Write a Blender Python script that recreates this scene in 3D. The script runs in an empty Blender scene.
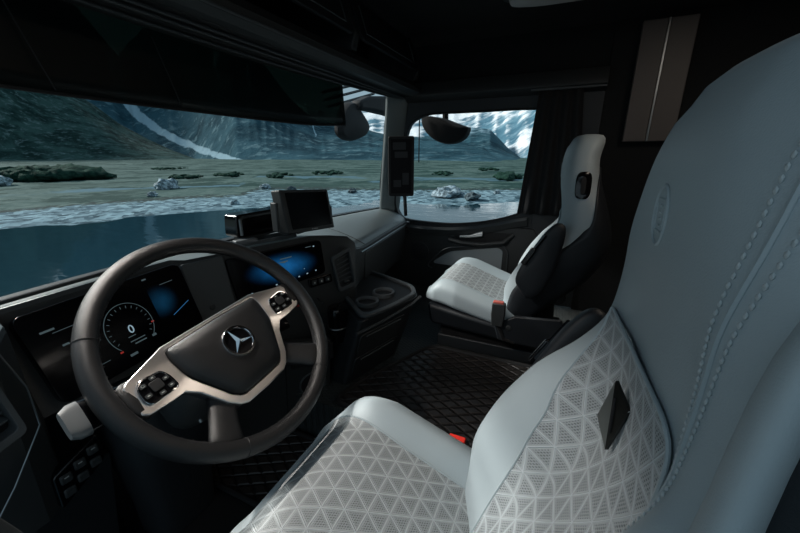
import bpy, bmesh, math, random
from mathutils import Vector, Matrix, noise
random.seed(7)
PI = math.pi
V = Vector
scene = bpy.context.scene
COL = scene.collection

# ------------------------------------------------------------------ materials
def mat(name, col, rough=.5, metal=0., spec=.5, emit=None, es=1., bump=None, coat=0.):
    m = bpy.data.materials.new(name); m.use_nodes = True
    nt = m.node_tree; b = nt.nodes['Principled BSDF']
    b.inputs['Base Color'].default_value = (*col, 1)
    b.inputs['Roughness'].default_value = rough
    b.inputs['Metallic'].default_value = metal
    b.inputs['Specular IOR Level'].default_value = spec
    b.inputs['Coat Weight'].default_value = coat
    if emit:
        b.inputs['Emission Color'].default_value = (*emit, 1)
        b.inputs['Emission Strength'].default_value = es
    if bump:                                   # (scale, strength): a fine grain, also mottles the colour a little
        tc = nt.nodes.new('ShaderNodeTexCoord')
        nz = nt.nodes.new('ShaderNodeTexNoise'); nz.inputs['Scale'].default_value = bump[0]
        nz.inputs['Detail'].default_value = 3
        bp = nt.nodes.new('ShaderNodeBump'); bp.inputs['Strength'].default_value = bump[1]
        bp.inputs['Distance'].default_value = .002
        nt.links.new(tc.outputs['Object'], nz.inputs['Vector'])
        nt.links.new(nz.outputs['Fac'], bp.inputs['Height'])
        nt.links.new(bp.outputs['Normal'], b.inputs['Normal'])
    return m

class NG:
    """small helper for building node graphs"""
    def __init__(s, m):
        s.nt = m.node_tree; s.b = s.nt.nodes['Principled BSDF']
    def n(s, t, **k):
        x = s.nt.nodes.new(t)
        for a, v in k.items(): setattr(x, a, v)
        return x
    def put(s, sock, v):
        if isinstance(v, bpy.types.NodeSocket): s.nt.links.new(v, sock)
        else: sock.default_value = v
    def m(s, op, a, b=0., c=0.):
        x = s.n('ShaderNodeMath', operation=op)
        s.put(x.inputs[0], a); s.put(x.inputs[1], b); s.put(x.inputs[2], c)
        return x.outputs[0]
    def mix(s, f, a, b):
        x = s.n('ShaderNodeMix', data_type='RGBA')
        s.put(x.inputs[0], f); s.put(x.inputs[6], a); s.put(x.inputs[7], b)
        return x.outputs[2]
    def ramp(s, v, lo, hi):
        x = s.n('ShaderNodeMapRange'); x.interpolation_type = 'SMOOTHSTEP'
        s.put(x.inputs[0], v); s.put(x.inputs[1], lo); s.put(x.inputs[2], hi)
        return x.outputs[0]
    def noise(s, vec, scale, detail=4., rough=.55):
        x = s.n('ShaderNodeTexNoise'); s.put(x.inputs['Vector'], vec)
        x.inputs['Scale'].default_value = scale; x.inputs['Detail'].default_value = detail; x.inputs['Roughness'].default_value = rough
        return x.outputs['Fac']
    def obj(s):
        return s.n('ShaderNodeTexCoord').outputs['Object']
    def geo(s):
        return s.n('ShaderNodeNewGeometry').outputs['Position']
    def xyz(s, v):
        x = s.n('ShaderNodeSeparateXYZ'); s.put(x.inputs[0], v); return x.outputs

def quilt(name, col, axes, size, ridge, depth, rough=.6, perf=True, tri=True, dot=.16):
    """stitched triangle quilting with punched holes, in object coordinates of two axes"""
    m = mat(name, col, rough); g = NG(m)
    o = g.xyz(g.obj()); u, w = o['XYZ'.index(axes[0])], o['XYZ'.index(axes[1])]
    def saw(v):                               # distance to the nearest whole number, 0 on the line
        return g.m('ABSOLUTE', g.m('SUBTRACT', g.m('FRACT', g.m('ADD', v, 100.5)), .5))
    U = g.m('DIVIDE', u, size); W = g.m('DIVIDE', w, size * .866)
    a = saw(W) if tri else None
    b = saw(g.m('ADD', U, g.m('MULTIPLY', W, .5))); c = saw(g.m('SUBTRACT', U, g.m('MULTIPLY', W, .5)))
    d = g.m('MINIMUM', b, c)
    if tri: d = g.m('MINIMUM', a, d)
    pil = g.m('POWER', g.ramp(d, 0., .20), .6)
    line = g.m('SUBTRACT', 1., g.ramp(d, .0, .05))
    h = g.m('ADD', g.m('MULTIPLY', pil, 1. if not ridge else .25), g.m('MULTIPLY', line, ridge))
    colr = col
    base = (*col, 1)
    if perf:
        def hole(v): return g.m('SUBTRACT', 1., g.m('MULTIPLY', saw(v), 2.))
        hu = saw(g.m('MULTIPLY', g.m('ADD', U, g.m('MULTIPLY', W, .5)), 9.)); hv = saw(g.m('MULTIPLY', W, 9.))
        r = g.m('SQRT', g.m('ADD', g.m('MULTIPLY', hu, hu), g.m('MULTIPLY', hv, hv)))
        punched = g.m('MULTIPLY', g.m('SUBTRACT', 1., g.ramp(r, dot, dot + .12)), g.ramp(d, .10, .13))
        h = g.m('SUBTRACT', h, g.m('MULTIPLY', punched, .35))
        base = g.mix(g.ramp(d, .04, .12), base, (col[0] * .86, col[1] * .86, col[2] * .86, 1))
        x = g.mix(g.m('MULTIPLY', punched, .8), base, (col[0] * .25, col[1] * .25, col[2] * .25, 1))
        x = g.mix(g.m('MULTIPLY', line, .85), x, (min(1, col[0] * 1.35), min(1, col[1] * 1.35), min(1, col[2] * 1.35), 1))
        g.put(g.b.inputs['Base Color'], x)
    bp = g.n('ShaderNodeBump'); bp.inputs['Distance'].default_value = depth; bp.inputs['Strength'].default_value = 1.
    g.put(bp.inputs['Height'], h); g.put(g.b.inputs['Normal'], bp.outputs[0])
    return m

M = {}
M['plastic'] = mat('soft_black_plastic', (.026, .029, .030), .5, bump=(900, .25))
M['plastic_low'] = mat('dark_lower_plastic', (.017, .020, .023), .48, bump=(900, .25))
M['plastic_grey'] = mat('grey_plastic', (.065, .072, .076), .48, bump=(900, .2))
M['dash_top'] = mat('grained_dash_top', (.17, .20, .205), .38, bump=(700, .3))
M['black'] = mat('matte_black', (.006, .006, .007), .7)
M['headliner'] = mat('dark_headliner', (.010, .011, .012), .9, bump=(500, .3))
M['rubber'] = mat('black_rubber', (.01, .01, .011), .6)
M['gloss'] = mat('gloss_black', (.003, .003, .004), .12)
M['glass_black'] = mat('black_display_glass', (.002, .002, .003), .16, spec=.25)
M['leather_black'] = mat('black_wheel_leather', (.0095, .0095, .010), .40, bump=(1200, .35))
M['leather'] = mat('pale_grey_leather', (.43, .50, .53), .48, bump=(600, .18))
M['leather_shell'] = mat('dark_seat_shell', (.013, .016, .020), .5, bump=(700, .2))
M['silver'] = mat('satin_silver', (.85, .83, .82), .31, 1.)
M['chrome'] = mat('polished_chrome', (.75, .76, .78), .08, 1.)
M['grey_metal'] = mat('dull_metal', (.25, .27, .28), .35, 1.)
M['thread'] = mat('pale_thread', (.55, .61, .63), .6)
M['red'] = mat('red_button', (.62, .03, .02), .35)
M['red_dim'] = mat('faded_red_button', (.55, .12, .09), .4)
M['brown_panel'] = mat('taupe_locker_panel', (.115, .098, .092), .5)
M['white_trim'] = mat('white_trim', (.13, .14, .145), .5)
M['felt'] = mat('grey_felt_insert', (.28, .32, .34), .85, bump=(300, .4))
M['curtain'] = mat('dark_curtain', (.012, .013, .015), .9, bump=(300, .3))
M['lampglass'] = mat('frosted_lamp_cover', (.5, .5, .5), .5)
M['quilt_seat'] = quilt('quilted_perforated_leather', (.43, .46, .47), 'XY', .040, .45, .0035, dot=.24)
M['quilt_back'] = quilt('quilted_perforated_leather_back', (.43, .47, .49), 'XZ', .040, .45, .0035, dot=.24)
M['quilt_mat'] = quilt('quilted_floor_mat', (.026, .0235, .023), 'XY', .045, 0., .010, rough=.42, perf=False, tri=False)
M['glass_matte'] = mat('anti_glare_display', (.006, .005, .006), .5, spec=.15)
M['tag_dark'] = mat('brushed_dark_tag', (.03, .032, .03), .3, .8)
M['tag_light'] = mat('brushed_grey_tag', (.22, .235, .225), .4, .7)
M['pix_white'] = mat('lit_pixels_white', (.0, .0, .0), .5, emit=(.55, .8, .95), es=.35)
M['pix_dim'] = mat('lit_pixels_dim', (.0, .0, .0), .5, emit=(.30, .45, .50), es=.12)
M['pix_blue'] = mat('lit_pixels_blue', (.0, .0, .0), .5, emit=(.05, .25, .55), es=.35)
M['pix_red'] = mat('lit_pixels_red', (.0, .0, .0), .5, emit=(.6, .05, .04), es=.3)
M['icon'] = mat('printed_icon', (.42, .43, .42), .6)

def glow_screen(name, c, r, col, es):
    """a lit picture on a display: soft blue glow around one point, in object coordinates"""
    m = mat(name, (.002, .002, .003), .14); g = NG(m)
    o = g.xyz(g.obj())
    d = None
    for i in range(3):
        t = g.m('DIVIDE', g.m('SUBTRACT', o[i], c[i]), r[i]); t = g.m('MULTIPLY', t, t)
        d = t if d is None else g.m('ADD', d, t)
    f = g.m('POWER', g.m('SUBTRACT', 1., g.ramp(g.m('SQRT', d), 0., 1.)), 1.3)
    nz = g.noise(g.obj(), 30., 2.)
    g.put(g.b.inputs['Emission Color'], (*col, 1))
    g.put(g.b.inputs['Emission Strength'], g.m('MULTIPLY', g.m('MULTIPLY', f, es), g.m('ADD', nz, .5)))
    return m

def glass(name, tint=(1, 1, 1), refl=.05):
    m = bpy.data.materials.new(name); m.use_nodes = True
    nt = m.node_tree; nt.nodes.remove(nt.nodes['Principled BSDF'])
    out = nt.nodes['Material Output']
    t = nt.nodes.new('ShaderNodeBsdfTransparent'); t.inputs[0].default_value = (*tint, 1)
    gl = nt.nodes.new('ShaderNodeBsdfGlossy'); gl.inputs['Roughness'].default_value = .02
    lw = nt.nodes.new('ShaderNodeFresnel'); lw.inputs[0].default_value = 1.12
    mx = nt.nodes.new('ShaderNodeMixShader')
    nt.links.new(lw.outputs[0], mx.inputs[0]); nt.links.new(t.outputs[0], mx.inputs[1]); nt.links.new(gl.outputs[0], mx.inputs[2])
    nt.links.new(mx.outputs[0], out.inputs[0])
    return m
M['glass'] = glass('window_glass', (.93, .97, .98))

def smoked():
    m = bpy.data.materials.new('smoked_visor_plastic'); m.use_nodes = True
    nt = m.node_tree; b = nt.nodes['Principled BSDF']; out = nt.nodes['Material Output']
    b.inputs['Base Color'].default_value = (.006, .009, .009, 1); b.inputs['Roughness'].default_value = .35
    t = nt.nodes.new('ShaderNodeBsdfTransparent'); t.inputs[0].default_value = (.11, .17, .15, 1)
    mx = nt.nodes.new('ShaderNodeMixShader'); mx.inputs[0].default_value = .55
    nt.links.new(t.outputs[0], mx.inputs[1]); nt.links.new(b.outputs[0], mx.inputs[2]); nt.links.new(mx.outputs[0], out.inputs[0])
    return m
M['smoked'] = smoked()

# ------------------------------------------------------------------ building
def root_loc(o):
    r = V((0, 0, 0))
    while o is not None:
        r += V(o.location); o = o.parent
    return r

def link(o, parent=None):
    COL.objects.link(o)
    if parent is not None: o.parent = parent
    return o

def tag(o, label=None, cat=None, group=None, kind=None):
    if label: o['label'] = label
    if cat: o['category'] = cat
    if group: o['group'] = group
    if kind: o['kind'] = kind
    return o

def thing(name, loc, label, cat, group=None, kind=None):
    o = bpy.data.objects.new(name, None); o.location = loc; o.empty_display_size = .05
    COL.objects.link(o)
    return tag(o, label, cat, group, kind)

class MB:
    """collects shapes in world coordinates, then links them as ONE mesh object"""
    def __init__(s): s.bm = bmesh.new()
    def poly(s, pts): return s.bm.faces.new([s.bm.verts.new(p) for p in pts])
    def box(s, c, size, rot=None):
        c = V(c); h = V(size) / 2
        vs = []
        for i in (-1, 1):
            for j in (-1, 1):
                for k in (-1, 1):
                    p = V((i * h.x, j * h.y, k * h.z))
                    if rot: p = rot @ p
                    vs.append(s.bm.verts.new(c + p))
        for f in ((0, 1, 3, 2), (4, 6, 7, 5), (0, 4, 5, 1), (2, 3, 7, 6), (0, 2, 6, 4), (1, 5, 7, 3)):
            s.bm.faces.new([vs[i] for i in f])
        return s
    def loft(s, rings, closed=True, caps=True, loop=False):
        R = [[s.bm.verts.new(p) for p in r] for r in rings]
        n = len(R[0]); m = len(R)
        for i in range(m if loop else m - 1):
            a, b = R[i], R[(i + 1) % m]
            for j in range(n if closed else n - 1):
                k = (j + 1) % n
                try: s.bm.faces.new((a[j], a[k], b[k], b[j]))
                except ValueError: pass
        if caps and not loop and closed:
            s.bm.faces.new(list(reversed(R[0]))); s.bm.faces.new(R[-1])
        return s
    def prism(s, pts, vec):
        v = V(vec); a = [V(p) for p in pts]
        return s.loft([a, [p + v for p in a]])
    def ring_prism(s, outer, inner, vec):
        v = V(vec); o = [V(p) for p in outer]; i = [V(p) for p in inner]
        return s.loft([o, i, [p + v for p in i], [p + v for p in o]], loop=True)
    def tube(s, path, r, n=10, closed=False):
        path = [V(p) for p in path]; m = len(path); rings = []; up = V((0, 0, 1)); last = None
        for i, p in enumerate(path):
            a = path[i - 1] if (i or closed) else p; b = path[(i + 1) % m] if (i < m - 1 or closed) else p
            t = (b - a).normalized()
            if last is None:
                u = t.cross(up)
                if u.length < .01: u = t.cross(V((1, 0, 0)))
            else: u = last - t * last.dot(t)
            u.normalize(); last = u; w = t.cross(u)
            rr = r[i] if isinstance(r, (list, tuple)) else r
            rings.append([p + (u * math.cos(2 * PI * k / n) + w * math.sin(2 * PI * k / n)) * rr for k in range(n)])
        return s.loft(rings, loop=closed)
    def lathe(s, c, axis, prof, n=32):
        """prof: (radius, height) along axis"""
        ax = V(axis).normalized(); u = ax.cross(V((0, 0, 1)))
        if u.length < .01: u = V((1, 0, 0))
        u.normalize(); w = ax.cross(u); c = V(c)
        return s.loft([[c + ax * h + (u * math.cos(2 * PI * k / n) + w * math.sin(2 * PI * k / n)) * max(r, 1e-5) for k in range(n)] for r, h in prof])
    def grid(s, fn, nu, nv):
        R = [[s.bm.verts.new(fn(i / nu, j / nv)) for i in range(nu + 1)] for j in range(nv + 1)]
        for j in range(nv):
            for i in range(nu): s.bm.faces.new((R[j][i], R[j][i + 1], R[j + 1][i + 1], R[j + 1][i]))
        return s
    def ball(s, c, r, sub=2, squash=(1, 1, 1), rough=0., seed=0):
        d = bmesh.ops.create_icosphere(s.bm, subdivisions=sub, radius=1.)
        for v in d['verts']:
            p = v.co.copy()
            k = 1 + rough * noise.noise(p * 1.7 + V((seed * 3.1, seed * 1.7, 0))) + rough * .5 * noise.noise(p * 4 + V((seed, 0, 5)))
            v.co = V(c) + V((p.x * squash[0], p.y * squash[1], p.z * squash[2])) * r * k
        return s
    def build(s, name, material, parent=None, smooth=True, bevel=0., segs=2, sub=0, sharp=40, solid=0., label=None):
        bm = s.bm
        bmesh.ops.recalc_face_normals(bm, faces=bm.faces[:])
        off = root_loc(parent) if parent is not None else V((0, 0, 0))
        for v in bm.verts: v.co -= off
        for f in bm.faces: f.smooth = smooth
        if smooth and not sub:
            for e in bm.edges:
                if len(e.link_faces) == 2 and e.calc_face_angle(0) > math.radians(sharp): e.smooth = False
        me = bpy.data.meshes.new(name); bm.to_mesh(me); bm.free()
        o = bpy.data.objects.new(name, me)
        me.materials.append(M[material] if isinstance(material, str) else material)
        link(o, parent)
        if solid:
            d = o.modifiers.new('thick', 'SOLIDIFY'); d.thickness = solid; d.offset = -1
        if bevel:
            d = o.modifiers.new('round', 'BEVEL'); d.width = bevel; d.segments = segs; d.limit_method = 'ANGLE'; d.angle_limit = math.radians(35)
        if sub:
            d = o.modifiers.new('smooth', 'SUBSURF'); d.levels = sub; d.render_levels = sub
        if label: o['label'] = label
        return o

def own_origin(o, p):
    """move a top-level mesh's origin to p without moving the mesh"""
    p = V(p); o.data.transform(Matrix.Translation(-p)); o.location = p
    return o

def lerp(a, b, t): return a + (b - a) * t
def table(xs, x):
    if x <= xs[0][0]: return xs[0][1]
    for (a, p), (b, q) in zip(xs, xs[1:]):
        if x <= b:
            t = (x - a) / (b - a); return lerp(p, q, t)
    return xs[-1][1]
def stable(xs, x):
    """the same, eased by averaging, so lofts come out smooth"""
    w = (xs[-1][0] - xs[0][0]) / (len(xs) * 3.)
    return sum(table(xs, x + k * w) for k in (-1, -.5, 0, .5, 1)) / 5
def sm(a, b, x):
    t = max(0., min(1., (x - a) / (b - a))); return t * t * (3 - 2 * t)
def spline(pts, n=8, closed=False):
    P = [V(p) for p in pts]; out = []; m = len(P)
    for i in range(m if closed else m - 1):
        if closed: a, b, c, d = P[i - 1], P[i], P[(i + 1) % m], P[(i + 2) % m]
        else: a, b, c, d = P[max(i - 1, 0)], P[i], P[i + 1], P[min(i + 2, m - 1)]
        for k in range(n):
            t = k / n
            out.append(.5 * ((2 * b) + (c - a) * t + (2 * a - 5 * b + 4 * c - d) * t * t + (3 * b - a - 3 * c + d) * t ** 3))
    if not closed: out.append(P[-1])
    return out
def rounded(pts, r, n=5):
    """polygon with its corners rounded (3-D points in a plane); r a number or a list"""
    P = [V(p) for p in pts]; out = []; m = len(P)
    for i in range(m):
        b = P[i]; u = P[i - 1] - b; w = P[(i + 1) % m] - b
        rr = r[i] if isinstance(r, (list, tuple)) else r
        q = min(rr, u.length * .49, w.length * .49)
        a = b + u.normalized() * q; c = b + w.normalized() * q
        for k in range(n + 1):
            t = k / n; out.append(a * (1 - t) ** 2 + b * 2 * t * (1 - t) + c * t * t)
    return out
def panel(corners, r, thick, toward=None):
    """a rounded four-cornered slab; corners TL TR BR BL as seen from the front, slab lies behind them"""
    c = [V(p) for p in corners]
    nrm = (c[1] - c[0]).cross(c[3] - c[0]).normalized()      # points away from the viewer for TL,TR,BL seen from the front
    mb = MB(); mb.prism(rounded(c, r), nrm * thick); return mb
def quadpoint(c, u, v, off=0.):
    """point on a TL TR BR BL quad, u to the right and v down, lifted off its face"""
    c = [V(p) for p in c]
    n = -(c[1] - c[0]).cross(c[3] - c[0]).normalized()
    return c[0].lerp(c[1], u).lerp(c[3].lerp(c[2], u), v) + n * off
def patch(mb, c, u0, v0, u1, v1, off=.0012):
    mb.poly([quadpoint(c, u0, v0, off), quadpoint(c, u1, v0, off), quadpoint(c, u1, v1, off), quadpoint(c, u0, v1, off)])

# ------------------------------------------------------------------ camera
HEAD, PITCH, FPX = math.radians(65.8), math.radians(17.5), 351.
CAM = V((-1.05, 0, 1.1))
cd = bpy.data.cameras.new('camera'); cam = bpy.data.objects.new('camera', cd); COL.objects.link(cam)
cd.sensor_width = 36; cd.lens = FPX * 36 / 800; cd.clip_start = .02; cd.clip_end = 6000
cam.location = CAM
cam.rotation_euler = (PI / 2 - PITCH, 0, -HEAD)
scene.camera = cam

# ------------------------------------------------------------------ the seats
def make_seat(cx, cy, s, lean, dz, label):
    """air seat; s=+1 has its inner side (buckle, armrest) on +x"""
    root = thing('cab_seat', (cx, cy, .25), label, 'seat', 'leather cab seats')
    def P(x, y, z): return V((cx + x, cy + y, z + dz - (.06 * max(0., z - .55) if dz else 0)))
    # ---- backrest, cross-sections by height
    y0 = [(.38, .10), (.46, .06), (.55, .005), (.62, -.045), (.70, -.085), (.77, -.104), (.85, -.108), (.95, -.102), (1.0, -.094), (1.08, -.092), (1.12, -.098), (1.15, -.108), (1.18, -.12)]
    y0 = [(z, y + lean * sm(.70, 1.05, z)) for z, y in y0]
    wd = [(.38, .20), (.46, .218), (.55, .245), (.70, .262), (.85, .260), (.95, .252), (1.02, .235), (1.08, .216), (1.12, .200), (1.16, .178), (1.19, .145)]
    th = [(.38, .10), (.46, .12), (.6, .16), (.8, .16), (.95, .14), (1.1, .125), (1.17, .12), (1.2, .10)]
    bl = [(.38, .03), (.46, .06), (.50, .09), (.55, .125), (.62, .152), (.68, .150), (.74, .128), (.80, .066), (.85, .030), (.90, .018), (1.0, .006), (1.08, -.004), (1.2, -.008)]
    def bol(u):
        return sm(.14, .82, u * s) if u * s > 0 else sm(.56, .86, abs(u))
    E1, E2 = .62, .75
    def side_w(W, x, z): return W if x * s > 0 else W * lerp(1., .79, sm(.6, .82, z))
    def section(z, n=120):
        Y, W, T, B = stable(y0, z), stable(wd, z), stable(th, z), stable(bl, z)
        pts = []
        for k in range(n):
            a = 2 * PI * k / n; c, q = math.cos(a), math.sin(a)
            W1 = side_w(W, c, z); x = W1 * math.copysign(abs(c) ** E1, c); yv = math.copysign(abs(q) ** E2, q)
            y = Y - T / 2 + T / 2 * yv
            if q > 0: y += B * bol(x / W1) * q ** .45
            pts.append((x, y))
        return pts
    def front(x, z):
        Y, W, T, B = stable(y0, z), side_w(stable(wd, z), x, z), stable(th, z), stable(bl, z)
        c = min(1., abs(x) / W) ** (1 / E1); q = math.sqrt(max(0., 1 - c * c))
        return Y - T / 2 + T / 2 * q ** E2 + B * bol(x / W) * q ** .45
    zs = [.38 + (1.135 - .38) * i / 62 for i in range(63)]
    rings = [[P(x, y, z) for x, y in section(z)] for z in zs]
    for z, k in ((1.152, .96), (1.168, .89), (1.179, .74), (1.184, .45), (1.185, .12)):   # the top rolls over
        sec = section(min(z, 1.145)); my = sum(q[1] for q in sec) / len(sec)
        rings.append([P(x * k, my + (y - my) * k - (z - 1.13) * .18, z) for x, y in sec])
    MB().loft(rings).build('backrest', 'leather', root, sharp=60)
    # ---- quilted insert on the backrest
    def ins(i, j):
        z = .425 + (.886 - .425) * (1 - (1 - j) ** 1.6)
        cut = 0. if z < .851 else .035 - math.sqrt(max(0., .035 ** 2 - (z - .851) ** 2))
        xi = stable([(.40, .03), (.45, .05), (.5, .07), (.55, .082), (.6, .095), (.65, .107), (.7, .115), (.75, .13), (.8, .146), (.88, .156)], z) - cut * .3
        x = s * lerp(-(.124 - cut), xi, i)
        return P(x, front(x, z) + .0045, z)
    ins_o = MB().grid(ins, 44, 80).build('quilted_back_insert', 'quilt_back', root, label='quilted perforated backrest insert')
    # dark shell over the lower rear of the backrest
    sr_ = []
    for i in range(41):
        z = .37 + (1.06 - .37) * i / 40
        Y, W, T = stable(y0, z), stable(wd, z), stable(th, z)
        ai = math.asin(table([(.37, .55), (.6, .45), (.75, .25), (.85, .0), (.95, -.4), (1.06, -.97)], z))
        ao_ = math.asin(table([(.37, .55), (.6, .55), (.9, .55), (1.0, .45), (1.04, .0), (1.06, -.97)], z)); L = []
        aL, aR = (ao_, ai) if s > 0 else (ai, ao_)
        for k in range(41):
            a = PI - aL + (PI + aL + aR) * k / 40; c, q = math.cos(a), math.sin(a)
            x = (side_w(W, c, z) + .006) * math.copysign(abs(c) ** E1, c); yv = math.copysign(abs(q) ** E2, q)
            y = Y - T / 2 + (T / 2 + .006) * yv + (stable(bl, z) * bol(x / W) * q ** .45 if q > 0 else 0)
            L.append(P(x, y, z))
        sr_.append(L)
    MB().loft(sr_, closed=False).build('back_shell', 'leather_shell', root, solid=.004, sharp=60, label='dark rear shell')
    # narrow bolster along the outer edge
    sb = []
    for z, y, a, b in ((1.06, -.128, .002, .004), (1.045, -.122, .008, .012), (1.01, -.115, .0115, .020), (.95, -.111, .012, .022), (.88, -.110, .013, .024), (.80, -.105, .020, .034), (.70, -.060, .024, .036), (.60, .0, .026, .036), (.50, .045, .024, .034), (.44, .06, .012, .02)):
        x = -.211; d_ = V((x + .42, y, 0)).normalized(); e_ = V((-d_.y, d_.x, 0))
        sb.append([P(-s * 0 + s * (x + d_.x * b * math.cos(2 * PI * k / 28) + e_.x * a * math.sin(2 * PI * k / 28)), y + d_.y * b * math.cos(2 * PI * k / 28) + e_.y * a * math.sin(2 * PI * k / 28), z) for k in range(28)])
    MB().loft(sb).build('side_bolster', 'leather', root, sub=1)
    # piping around the insert
    edge = [ins(0, j / 30) for j in range(31)] + [ins(1, 1 - j / 30) for j in range(31)]
    MB().tube(edge, .0022, 6).build('insert_piping', 'leather', ins_o)
    # ---- twin rows of stitches along the outer seams
    for sx in (-s,):
        seam = []
        for i in range(91):
            z = 1.14 - (1.14 - .55) * i / 90
            x = sx * stable([(.55, .139), (.80, .139), (.88, .143), (.97, .150), (1.04, .156), (1.09, .152), (1.14, .143)], z)
            seam.append((x, z))
        g_ = MB(); g_.tube([P(x, front(x, z) + .0005, z) for x, z in seam], .0022, 6)
        g_.build('seam', 'leather', root)
        st = MB()
        for off in (-.0085, .0085):
            for x, z in seam:
                c = P(x + off, front(x + off, z) + .001, z)
                st.ball(c, .0021, 1, (.8, .7, 1.3))
        st.build('stitching', 'thread', root)
    # ---- tag and embossed badge
    dia = [V((s * .012, -.088, .8445)), V((s * -.0156, -.1007, .825)), V((s * -.0085, -.088, .760)), V((s * .0161, -.0772, .7879))]
    dia = [P(d_.x, d_.y + lean * sm(.70, 1.05, .80), d_.z) for d_ in dia]
    tn = (dia[1] - dia[3]).cross(dia[0] - dia[2]).normalized()
    if tn.y < 0: tn = -tn
    t_ = MB(); t_.prism(dia, -tn * .004)
    tg = t_.build('diamond_tag', 'tag_dark', root, smooth=False, label='dark metal diamond tag')
    h_ = MB(); h_.poly([p + tn * .0006 for p in (dia[0], dia[2], dia[3])]); h_.build('tag_face', 'tag_light', tg, smooth=False)
    for p in (dia[1], dia[3]): MB().ball(p, .0014, 1).build('tag_rivet', 'chrome', tg)
    MB().tube([dia[0].lerp(dia[2], .25) + tn * .001 - (dia[1] - dia[3]) * -.08, dia[0].lerp(dia[2], .75) + tn * .001 + (dia[1] - dia[3]) * .08], .0016, 6).build('tag_ridge', 'black', tg)
    em = MB(); ez = 1.044
    em.tube([P(.024 * math.cos(2 * PI * k / 40), front(.024 * math.cos(2 * PI * k / 40), ez + .029 * math.sin(2 * PI * k / 40)) + .0005, ez + .029 * math.sin(2 * PI * k / 40)) for k in range(40)], .0018, 6, closed=True)
    def bar(x0, z0, x1, z1, r=.0012):
        x0, x1, z0, z1 = x0 * .8, x1 * .8, ez + (z0 - ez) * .8, ez + (z1 - ez) * .8
        em.tube([P(lerp(x0, x1, t), front(lerp(x0, x1, t), lerp(z0, z1, t)) + .0004, lerp(z0, z1, t)) for t in (0, .5, 1)], r, 6)
    bar(-.015, .020 + ez, .015, .020 + ez); bar(-.017, ez - .019, .012, ez - .019); bar(.012, ez - .019, .017, ez - .014)
    for x in (-.019, .019): bar(x, ez - .014, x, ez + .014, .0010)
    for k in range(4): bar(-.006 + .001 * k, ez - .012 + k * .008, .004 + .001 * k, ez - .012 + k * .008, .0011)
    em.build('embossed_badge', 'leather', root, label='embossed oval badge in the leather')
    # ---- cushion, cross-sections front to back
    zt = [(-.02, .410), (.05, .428), (.2, .478), (.30, .512), (.35, .522), (.385, .514), (.42, .492), (.44, .464)]
    def cw(y): return table([(-.02, .22), (.1, .245), (.3, .25), (.40, .235), (.44, .205)], y)
    def cb(y): return table([(-.02, .02), (.1, .04), (.30, .045), (.38, .038), (.44, .015)], y)
    def zlow(y): return table([(-.02, .345), (.36, .42), (.44, .435)], y)
    def top(x, y):
        W = cw(y); c = min(1., abs(x) / W) ** (1 / .6); q = math.sqrt(max(0., 1 - c * c)); zl = zlow(y); T = stable(zt, y) - zl
        return zl + T * (.5 + .5 * q ** .6) + cb(y) * sm(.52, .84, abs(x / W)) * q ** .4
    rings = []
    for i in range(47):
        y = -.02 + .46 * i / 46; W = cw(y); zl = zlow(y); T = stable(zt, y) - zl; r = []
        for k in range(96):
            a = 2 * PI * k / 96; c, q = math.cos(a), math.sin(a)
            x = W * math.copysign(abs(c) ** .6, c); z = zl + T * (.5 + .5 * math.copysign(abs(q) ** .6, q))
            if q > 0: z += cb(y) * sm(.52, .84, abs(x / W)) * q ** .4
            r.append(P(x, y, z))
        rings.append(r)
    c1 = sum(rings[-1], V()) / 96
    rings.append([c1 + (p - c1) * .8 + V((0, .010, 0)) for p in rings[-1]])
    MB().loft(rings).build('cushion', 'leather', root, sharp=60)
    def ci(i, j):
        y = .05 + .378 * j; x = (2 * i - 1) * table([(.05, .135), (.25, .140), (.40, .150), (.43, .15)], y)
        return P(x, y, top(x, y) + .0035)
    qi = MB().grid(ci, 40, 70).build('quilted_cushion_insert', 'quilt_seat', root, label='quilted perforated cushion insert')
    MB().tube([ci(0, j / 20) for j in range(21)], .0022, 6).build('insert_piping', 'leather', qi)
    MB().tube([ci(1, j / 20) for j in range(21)], .0022, 6).build('insert_piping', 'leather', qi)
    # ---- plastic shell, bellows and plinth
    def slab(name, x, ya, yb, za, zb, m, bev=.015, taper=0.):
        a = [P(-x + taper, ya + taper, za), P(x - taper, ya + taper, za), P(x - taper, yb - taper, za), P(-x + taper, yb - taper, za)]
        b = [P(-x, ya, zb), P(x, ya, zb), P(x, yb, zb), P(-x, yb, zb)]
        return MB().loft([a, b]).build(name, m, root, bevel=bev, segs=3)
    MB().loft([[P(-.235, -.10, .30), P(.235, -.10, .30), P(.235, .41, .335), P(-.235, .41, .335)], [P(-.252, -.11, .365), P(.252, -.11, .365), P(.252, .425, .440), P(-.252, .425, .440)]]).build('seat_shell', 'leather_shell', root, bevel=.02, segs=3)
    for k, sx in enumerate((-1, 1)):
        pm = MB(); pm.prism([P(sx * .25, -.16, .36), P(sx * .25, -.13, .47), P(sx * .25, .04, .455), P(sx * .25, .12, .40), P(sx * .25, .10, .335), P(sx * .25, -.14, .33)], (sx * .016, 0, 0))
        sd = pm.build('side_cover', 'leather_shell', root, bevel=.006)
        MB().lathe(P(sx * .266, .06, .40), (sx, 0, 0), [(.012, 0), (.012, .004), (.008, .006), (0, .006)], 20).build('pivot_cap', 'plastic', sd)
    bw = MB(); rr = []
    for i in range(13):
        z = .272 + .06 * i / 12; k = .205 if i % 2 else .19
        rr.append([P(x, y, z) for x, y in ((-k, -.1), (k, -.1), (k, .355 + (k - .19)), (-k, .355 + (k - .19)))])
    bw.loft(rr).build('bellows', 'rubber', root, smooth=False)
    slab('plinth', .21, -.14, .38, .251 - dz, .278, 'plastic_low', .006)
    # ---- belt outlet high on the shoulder, inner side
    W = stable(wd, 1.07); Y = stable(y0, 1.07)
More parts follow.
